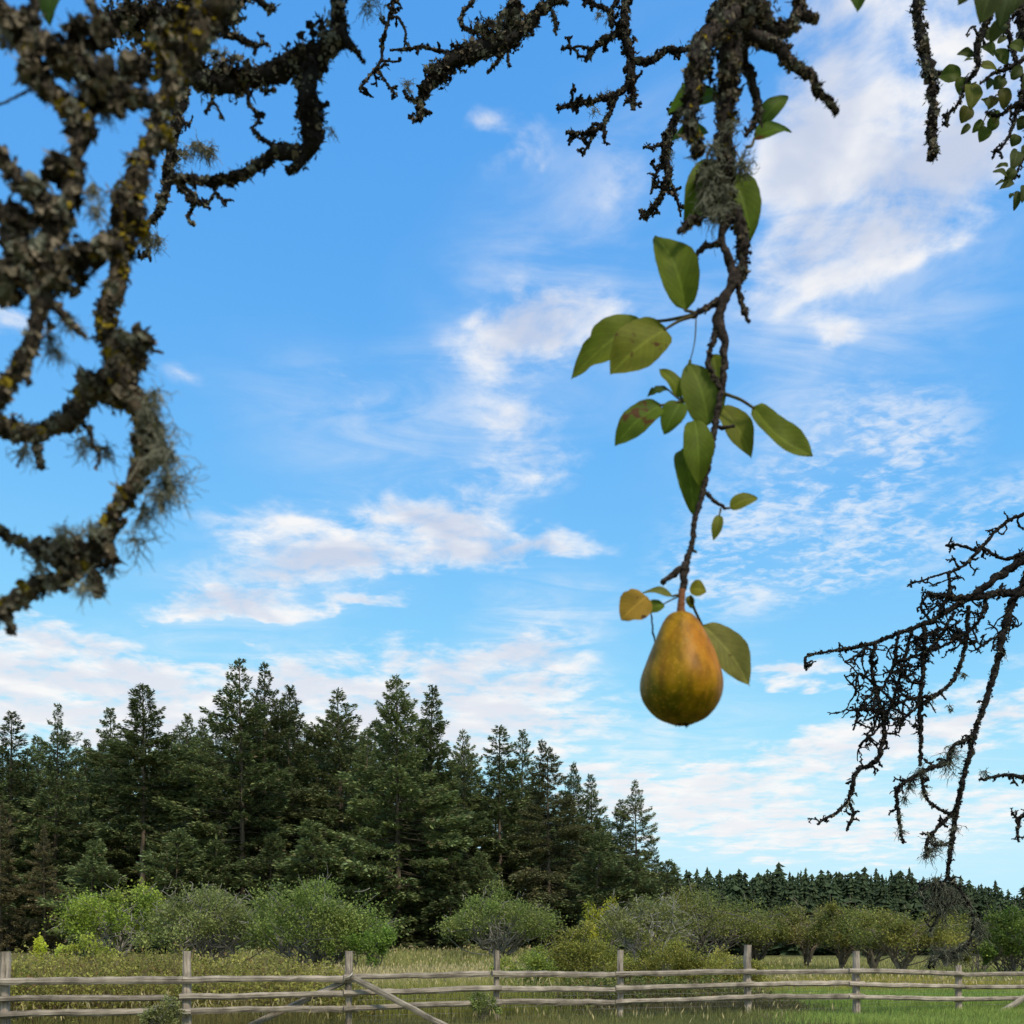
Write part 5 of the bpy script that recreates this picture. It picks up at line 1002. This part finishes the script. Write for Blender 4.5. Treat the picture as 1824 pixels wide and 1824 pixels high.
limb([(2.5, .9, -.2), (2.45, .95, .8), (2.5, 1.0, 1.6), (2.35, 1.0, 2.2)], .20, .15)
l1 = limb([(2.4, 1.0, 2.1), (1.7, 1.0, 2.75), (.9, .95, 2.95), (.2, .85, 2.85), (-.1, .7, 2.5), (-.144, .60, 2.12)], .12, .014)
l2 = limb([(2.4, 1.0, 2.1), (2.0, 1.6, 3.0), (1.4, 2.0, 3.8), (.7, 2.05, 4.1), (.1, 2.05, 4.0), (-.3, 2.0, 3.8)], .11, .03)
limb([(.6, .93, 2.92), (.32, .92, 2.75), (.24, .95, 2.47)], .035, .018)
limb([(.2, .85, 2.85), (.0, .9, 2.7), (-.16, .95, 2.5), (-.17, .95, 2.42)], .03, .010); limb([(.0, .8, 2.75), (-.2, .9, 2.6), (-.24, .95, 2.41)], .025, .011)
limb([(-.1, .7, 2.5), (-.25, .55, 2.2), (-.25, .47, 1.94)], .02, .008); limb([(.1, .9, 2.8), (-.3, 1.2, 2.9), (-.40, 1.25, 2.62)], .02, .010)
limb([(.1, 2.05, 4.0), (.09, 2.0, 3.7), (.096, 2.0, 3.38)], .03, .012); limb([(.3, 2.05, 4.05), (.25, 2.05, 3.7), (.23, 2.05, 3.44)], .025, .010); limb([(.6, 2.05, 4.1), (.5, 2.05, 3.7), (.455, 2.05, 3.44)], .03, .014); limb([(-.2, 2.0, 3.85), (-.23, 2.0, 3.6), (-.228, 2.0, 3.40)], .02, .006)
limb([(1.2, 2.0, 3.95), (.75, 1.7, 3.5), (.62, 1.6, 3.03)], .035, .010); limb([(1.4, 2.0, 3.8), (1.05, 1.95, 3.6), (.915, 1.9, 3.30)], .03, .008); limb([(.9, .95, 2.95), (.6, 1.0, 2.7), (.485, 1.0, 2.48)], .03, .006)
limb([(1.5, 1.95, 3.7), (1.1, 1.9, 3.3), (.975, 1.9, 3.05)], .03, .010)
rng = keep
T_.build('trunk', MAT_BARK, tree)

# --- second, dead-looking tree on the right
tree2 = link('lichen_draped_tree', None, loc=(0, 0, 0)); tag(tree2, 'leafless lichen-draped tree reaching in with black twigs from the right edge', 'tree')
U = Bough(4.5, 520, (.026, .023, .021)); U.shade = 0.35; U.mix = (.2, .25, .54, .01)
sp_ = dict(spurs=1.6, spur_len=24, spur_w=4.2)
U.path([(1900, 880, 7), (1824, 915, 7), (1789, 932, 6), (1744, 980, 6), (1719, 1005, 6), (1689, 1020, 5), (1679, 1022, 4), (1617, 1042, 3)], 0.14, 2.6, .95, **sp_); U.path([(1744, 982, 6), (1710, 972, 5), (1684, 972, 4)], 0.14, 2.6, .95, spurs=2, spur_len=16, spur_w=4); U.path([(1824, 985, 8), (1790, 995, 6), (1750, 978, 5)], 0.14, 2.6, .95, **sp_)
U.path([(1900, 955, 20), (1824, 995, 18), (1769, 1035, 15), (1719, 1069, 13), (1679, 1094, 11), (1639, 1114, 9), (1590, 1132, 8), (1545, 1149, 7), (1500, 1157, 6), (1442, 1167, 5), (1434, 1178, 5), (1437, 1195, 4)], 0.36, 2.6, .85, spurs=.9, spur_len=16, spur_w=4.2)
U.path([(1900, 1030, 20), (1824, 1050, 18), (1769, 1059, 15), (1719, 1066, 12), (1680, 1062, 10), (1650, 1055, 6)], 0.41, 2.6, .85, spurs=1.6, spur_len=22, spur_w=4.2)
U.path([(1860, 960, 16), (1822, 1040, 16), (1799, 1084, 15), (1784, 1149, 14), (1772, 1199, 13), (1744, 1284, 11), (1724, 1354, 10), (1704, 1444, 10), (1694, 1510, 9), (1688, 1562, 7)], 0.41, 2.6, .85, spurs=.7, spur_len=12, spur_w=4.2, tuft=.1)
U.path([(1736, 1312, 9), (1699, 1329, 9), (1684, 1359, 9), (1639, 1376, 9), (1600, 1406, 8), (1600, 1449, 7), (1609, 1503, 4)], 0.41, 2.6, .85, spurs=1.8, spur_len=20, spur_w=4.2, tuft=.25)
U.path([(1704, 1444, 8), (1669, 1475, 7), (1652, 1500, 7), (1650, 1530, 5)], 0.41, 2.6, .85, spurs=1.6, spur_len=18, spur_w=4.2, tuft=.3); U.path([(1640, 1380, 7), (1650, 1420, 6), (1680, 1445, 6), (1704, 1450, 6)], 0.32, 2.6, .9, spurs=1.4, spur_len=14, spur_w=4.2, tuft=.2)
U.path([(1694, 1500, 6), (1668, 1506, 5), (1655, 1500, 5)], 0.32, 2.6, .9, spurs=1.6, spur_len=14, spur_w=4, tuft=.3)
U.path([(1648, 1108, 9), (1646, 1174, 9), (1640, 1249, 9), (1640, 1310, 8), (1639, 1364, 6)], 0.41, 2.6, .85, spurs=1.6, spur_len=20, spur_w=4.2); U.path([(1725, 1080, 9), (1719, 1149, 8), (1699, 1209, 8), (1659, 1244, 8), (1630, 1262, 6), (1600, 1290, 5)], 0.41, 2.6, .85, spurs=1.4, spur_len=18, spur_w=4.2, tuft=.1)
U.path([(1560, 1146, 8), (1552, 1180, 8), (1560, 1229, 7), (1575, 1289, 8), (1562, 1355, 9), (1526, 1374, 9), (1516, 1409, 8), (1500, 1439, 7), (1455, 1468, 4)], 0.41, 2.6, .88, spurs=1.7, spur_len=20, spur_w=4.2, tuft=.05); U.path([(1510, 1425, 7), (1520, 1450, 6), (1508, 1480, 4)], 0.32, 2.6, .9, spurs=1.8, spur_len=16, spur_w=4)
for a in [[(1600, 1128, 7), (1590, 1190, 6), (1560, 1240, 5), (1525, 1270, 4)], [(1625, 1120, 7), (1610, 1180, 6), (1590, 1250, 6), (1570, 1290, 5), (1530, 1330, 4)], [(1700, 1090, 8), (1670, 1140, 7), (1640, 1165, 6), (1600, 1180, 5)], [(1760, 1060, 8), (1740, 1110, 7), (1700, 1140, 6), (1660, 1160, 5)], [(1660, 1240, 6), (1620, 1245, 5), (1580, 1265, 5), (1550, 1280, 4)], [(1590, 1250, 6), (1570, 1230, 5), (1530, 1200, 4), (1524, 1240, 4)], [(1720, 1150, 6), (1690, 1120, 6), (1650, 1130, 5), (1610, 1150, 4)],
          [(1690, 1020, 6), (1690, 1060, 6), (1670, 1090, 6)], [(1655, 1055, 6), (1640, 1080, 5), (1660, 1110, 5)], [(1545, 1150, 6), (1530, 1165, 5), (1505, 1180, 4)], [(1784, 1130, 6), (1765, 1140, 5), (1745, 1152, 4)], [(1800, 1080, 6), (1800, 1110, 5), (1795, 1125, 4)], [(1560, 1230, 5), (1535, 1255, 4), (1520, 1300, 4)], [(1600, 1180, 5), (1620, 1210, 5), (1640, 1220, 4)], [(1610, 1250, 5), (1605, 1290, 4), (1600, 1305, 4)]]:
    U.path(a, .2, 2.4, .85, spurs=3.6, spur_len=32, spur_w=3.6)
U.path([(1890, 1392, 8), (1824, 1386, 8), (1794, 1380, 7), (1744, 1390, 5)], 0.36, 2.6, .88, spurs=1.6, spur_len=18, spur_w=4.2, tuft=.1); U.path([(1890, 1430, 8), (1824, 1452, 8), (1812, 1475, 7), (1815, 1500, 4)], 0.36, 2.6, .88, spurs=1.8, spur_len=18, spur_w=4.2, tuft=.1)
U.path([(1688, 1560, 7), (1706, 1582, 6), (1722, 1605, 6), (1734, 1640, 6), (1730, 1668, 6), (1715, 1690, 6), (1690, 1700, 6), (1657, 1714, 5)], 0.36, 2.6, .9, spurs=1.2, spur_len=14, spur_w=4, tuft=.6)
U.path([(1688, 1560, 6), (1672, 1590, 6), (1672, 1630, 5), (1655, 1660, 3)], 0.27, 2.6, .9, spurs=1.6, spur_len=24, spur_w=4, tuft=.6); U.path([(1690, 1572, 5), (1650, 1580, 4), (1620, 1600, 3)], 0.18, 2.6, .9, spurs=1.2, spur_len=18, spur_w=3, tuft=.3)
for px, py, L, n in [(1695, 1340, 40, 26), (1690, 1355, 50, 26), (1640, 1370, 40, 26), (1620, 1395, 30, 26), (1655, 1515, 40, 30), (1670, 1500, 36, 26), (1700, 1470, 30, 18), (1672, 1570, 60, 50), (1685, 1580, 70, 50), (1695, 1590, 60, 40), (1660, 1600, 60, 40), (1680, 1620, 50, 40), (1740, 1640, 50, 34), (1745, 1660, 40, 34), (1710, 1685, 40, 34), (1680, 1690, 44, 40), (1660, 1705, 40, 30), (1700, 1700, 36, 34), (1610, 1420, 24, 18), (1605, 1480, 24, 18), (1755, 1375, 20, 16), (1715, 1200, 20, 16), (1645, 1160, 20, 16), (1690, 1260, 20, 12)]:
    U.tuft(px, py, L, n, wid=.75, col=np.array([.13, .135, .095]))
U.build(tree2, 'black leafless twigs hung with grey-green lichen')
T_ = MB(); keep = rng; rng = np.random.default_rng(521)
limb([(5.6, 5.0, -.2), (5.5, 5.0, 1.4), (5.3, 4.9, 2.6), (5.0, 4.8, 3.2)], .22, .16)
limb([(5.1, 4.8, 3.0), (4.2, 4.6, 3.5), (3.2, 4.55, 3.45), (2.42, 4.5, 3.30)], .11, .022); limb([(4.2, 4.6, 3.5), (3.2, 4.5, 3.25), (2.43, 4.5, 3.12)], .05, .022); limb([(4.6, 4.7, 3.3), (3.4, 4.6, 3.6), (2.43, 4.5, 3.5)], .04, .008)
limb([(5.3, 4.9, 2.6), (4.0, 4.6, 2.5), (2.41, 4.5, 2.235)], .06, .009); limb([(4.0, 4.6, 2.5), (3.0, 4.55, 2.25), (2.41, 4.5, 2.14)], .04, .009); limb([(3.2, 4.55, 3.45), (2.6, 4.5, 3.4), (2.335, 4.5, 3.295)], .03, .017)
rng = keep
T_.build('trunk', MAT_BARK, tree2)

# ---------------------------------------------------------------- the pear
def build_pear():
    d = .90; k = d / FPX; cx, cz = 1215, 1195; c = P(cx, cz, d)
    root = link('pear', None, loc=tuple(c)); tag(root, 'ripe golden brown pear hanging from the tip of the drooping leafy branch', 'pear')
    prof = [(1091, 2), (1091.5, 9), (1094, 17), (1099, 24), (1108, 31), (1119, 37), (1135, 44.5), (1151, 52), (1168, 59), (1184, 64.5), (1201, 70), (1217, 72.6), (1233, 71.5), (1249, 66.5), (1265, 56), (1278, 42.5), (1286, 26), (1290, 16), (1290, 10), (1287, 5), (1286, 1)]
    pr = catmull(np.array(prof), 5); th = np.linspace(0, 2 * np.pi, 72, endpoint=False)
    zz = (cz - pr[:, 0]) * k; rr = pr[:, 1] * k; n = len(zz); m = len(th)
    lump = 1 + .022 * np.sin(th * 2 + 1)[None] + .018 * np.sin(th * 3 + zz[:, None] * 60) + .010 * np.sin(th * 5 + .5)[None] * np.clip((pr[:, 0] - 1200) / 80, 0, 1)[:, None]
    X = rr[:, None] * np.cos(th) * lump + (-.0016 * np.clip((1160 - pr[:, 0]) / 70, 0, 1))[:, None]; Y = rr[:, None] * np.sin(th) * lump; Z = zz[:, None] + 0 * th
    i = np.arange(n - 1)[:, None]; j = np.arange(m)[None]
    q = np.stack([i * m + j, (i + 1) * m + j, (i + 1) * m + (j + 1) % m, i * m + (j + 1) % m], -1).reshape(-1, 4)
    mb = MB(); mb.add(np.stack([X, Y, Z], -1), (.4, .2, .02), q); mb.build('fruit_body', pear_material(), root)
    global rng
    keep = rng; rng = np.random.default_rng(530)
    mb = MB(); pts = [P(1215, 1050, d), P(1214, 1065, d), P(1213, 1080, d), P(1214, 1096, d)]
    tube(mb, catmull(np.array(pts) - c, 6), np.interp(np.linspace(0, 1, 19), [0, .2, .7, 1], [6.5, 6, 7, 9]) * k, 10, .06, (.20, .085, .04), .15); mb.build('stem', MAT_TWIG, root)
    mb = MB(); a = rng.uniform(0, 6.28, 9); s0 = np.stack([np.cos(a) * 3, np.sin(a) * 3, np.full(9, cz - 1287.)], -1) * k
    strands(mb, s0, np.stack([np.cos(a) * .8, np.sin(a) * .8, np.full(9, -.8)], -1), np.full(9, 12 * k), np.full(9, 1.8 * k), np.tile([.05, .035, .02], (9, 1)), 3, .3, 0); mb.build('calyx', MAT_TWIG, root)
    rng = keep
build_pear()
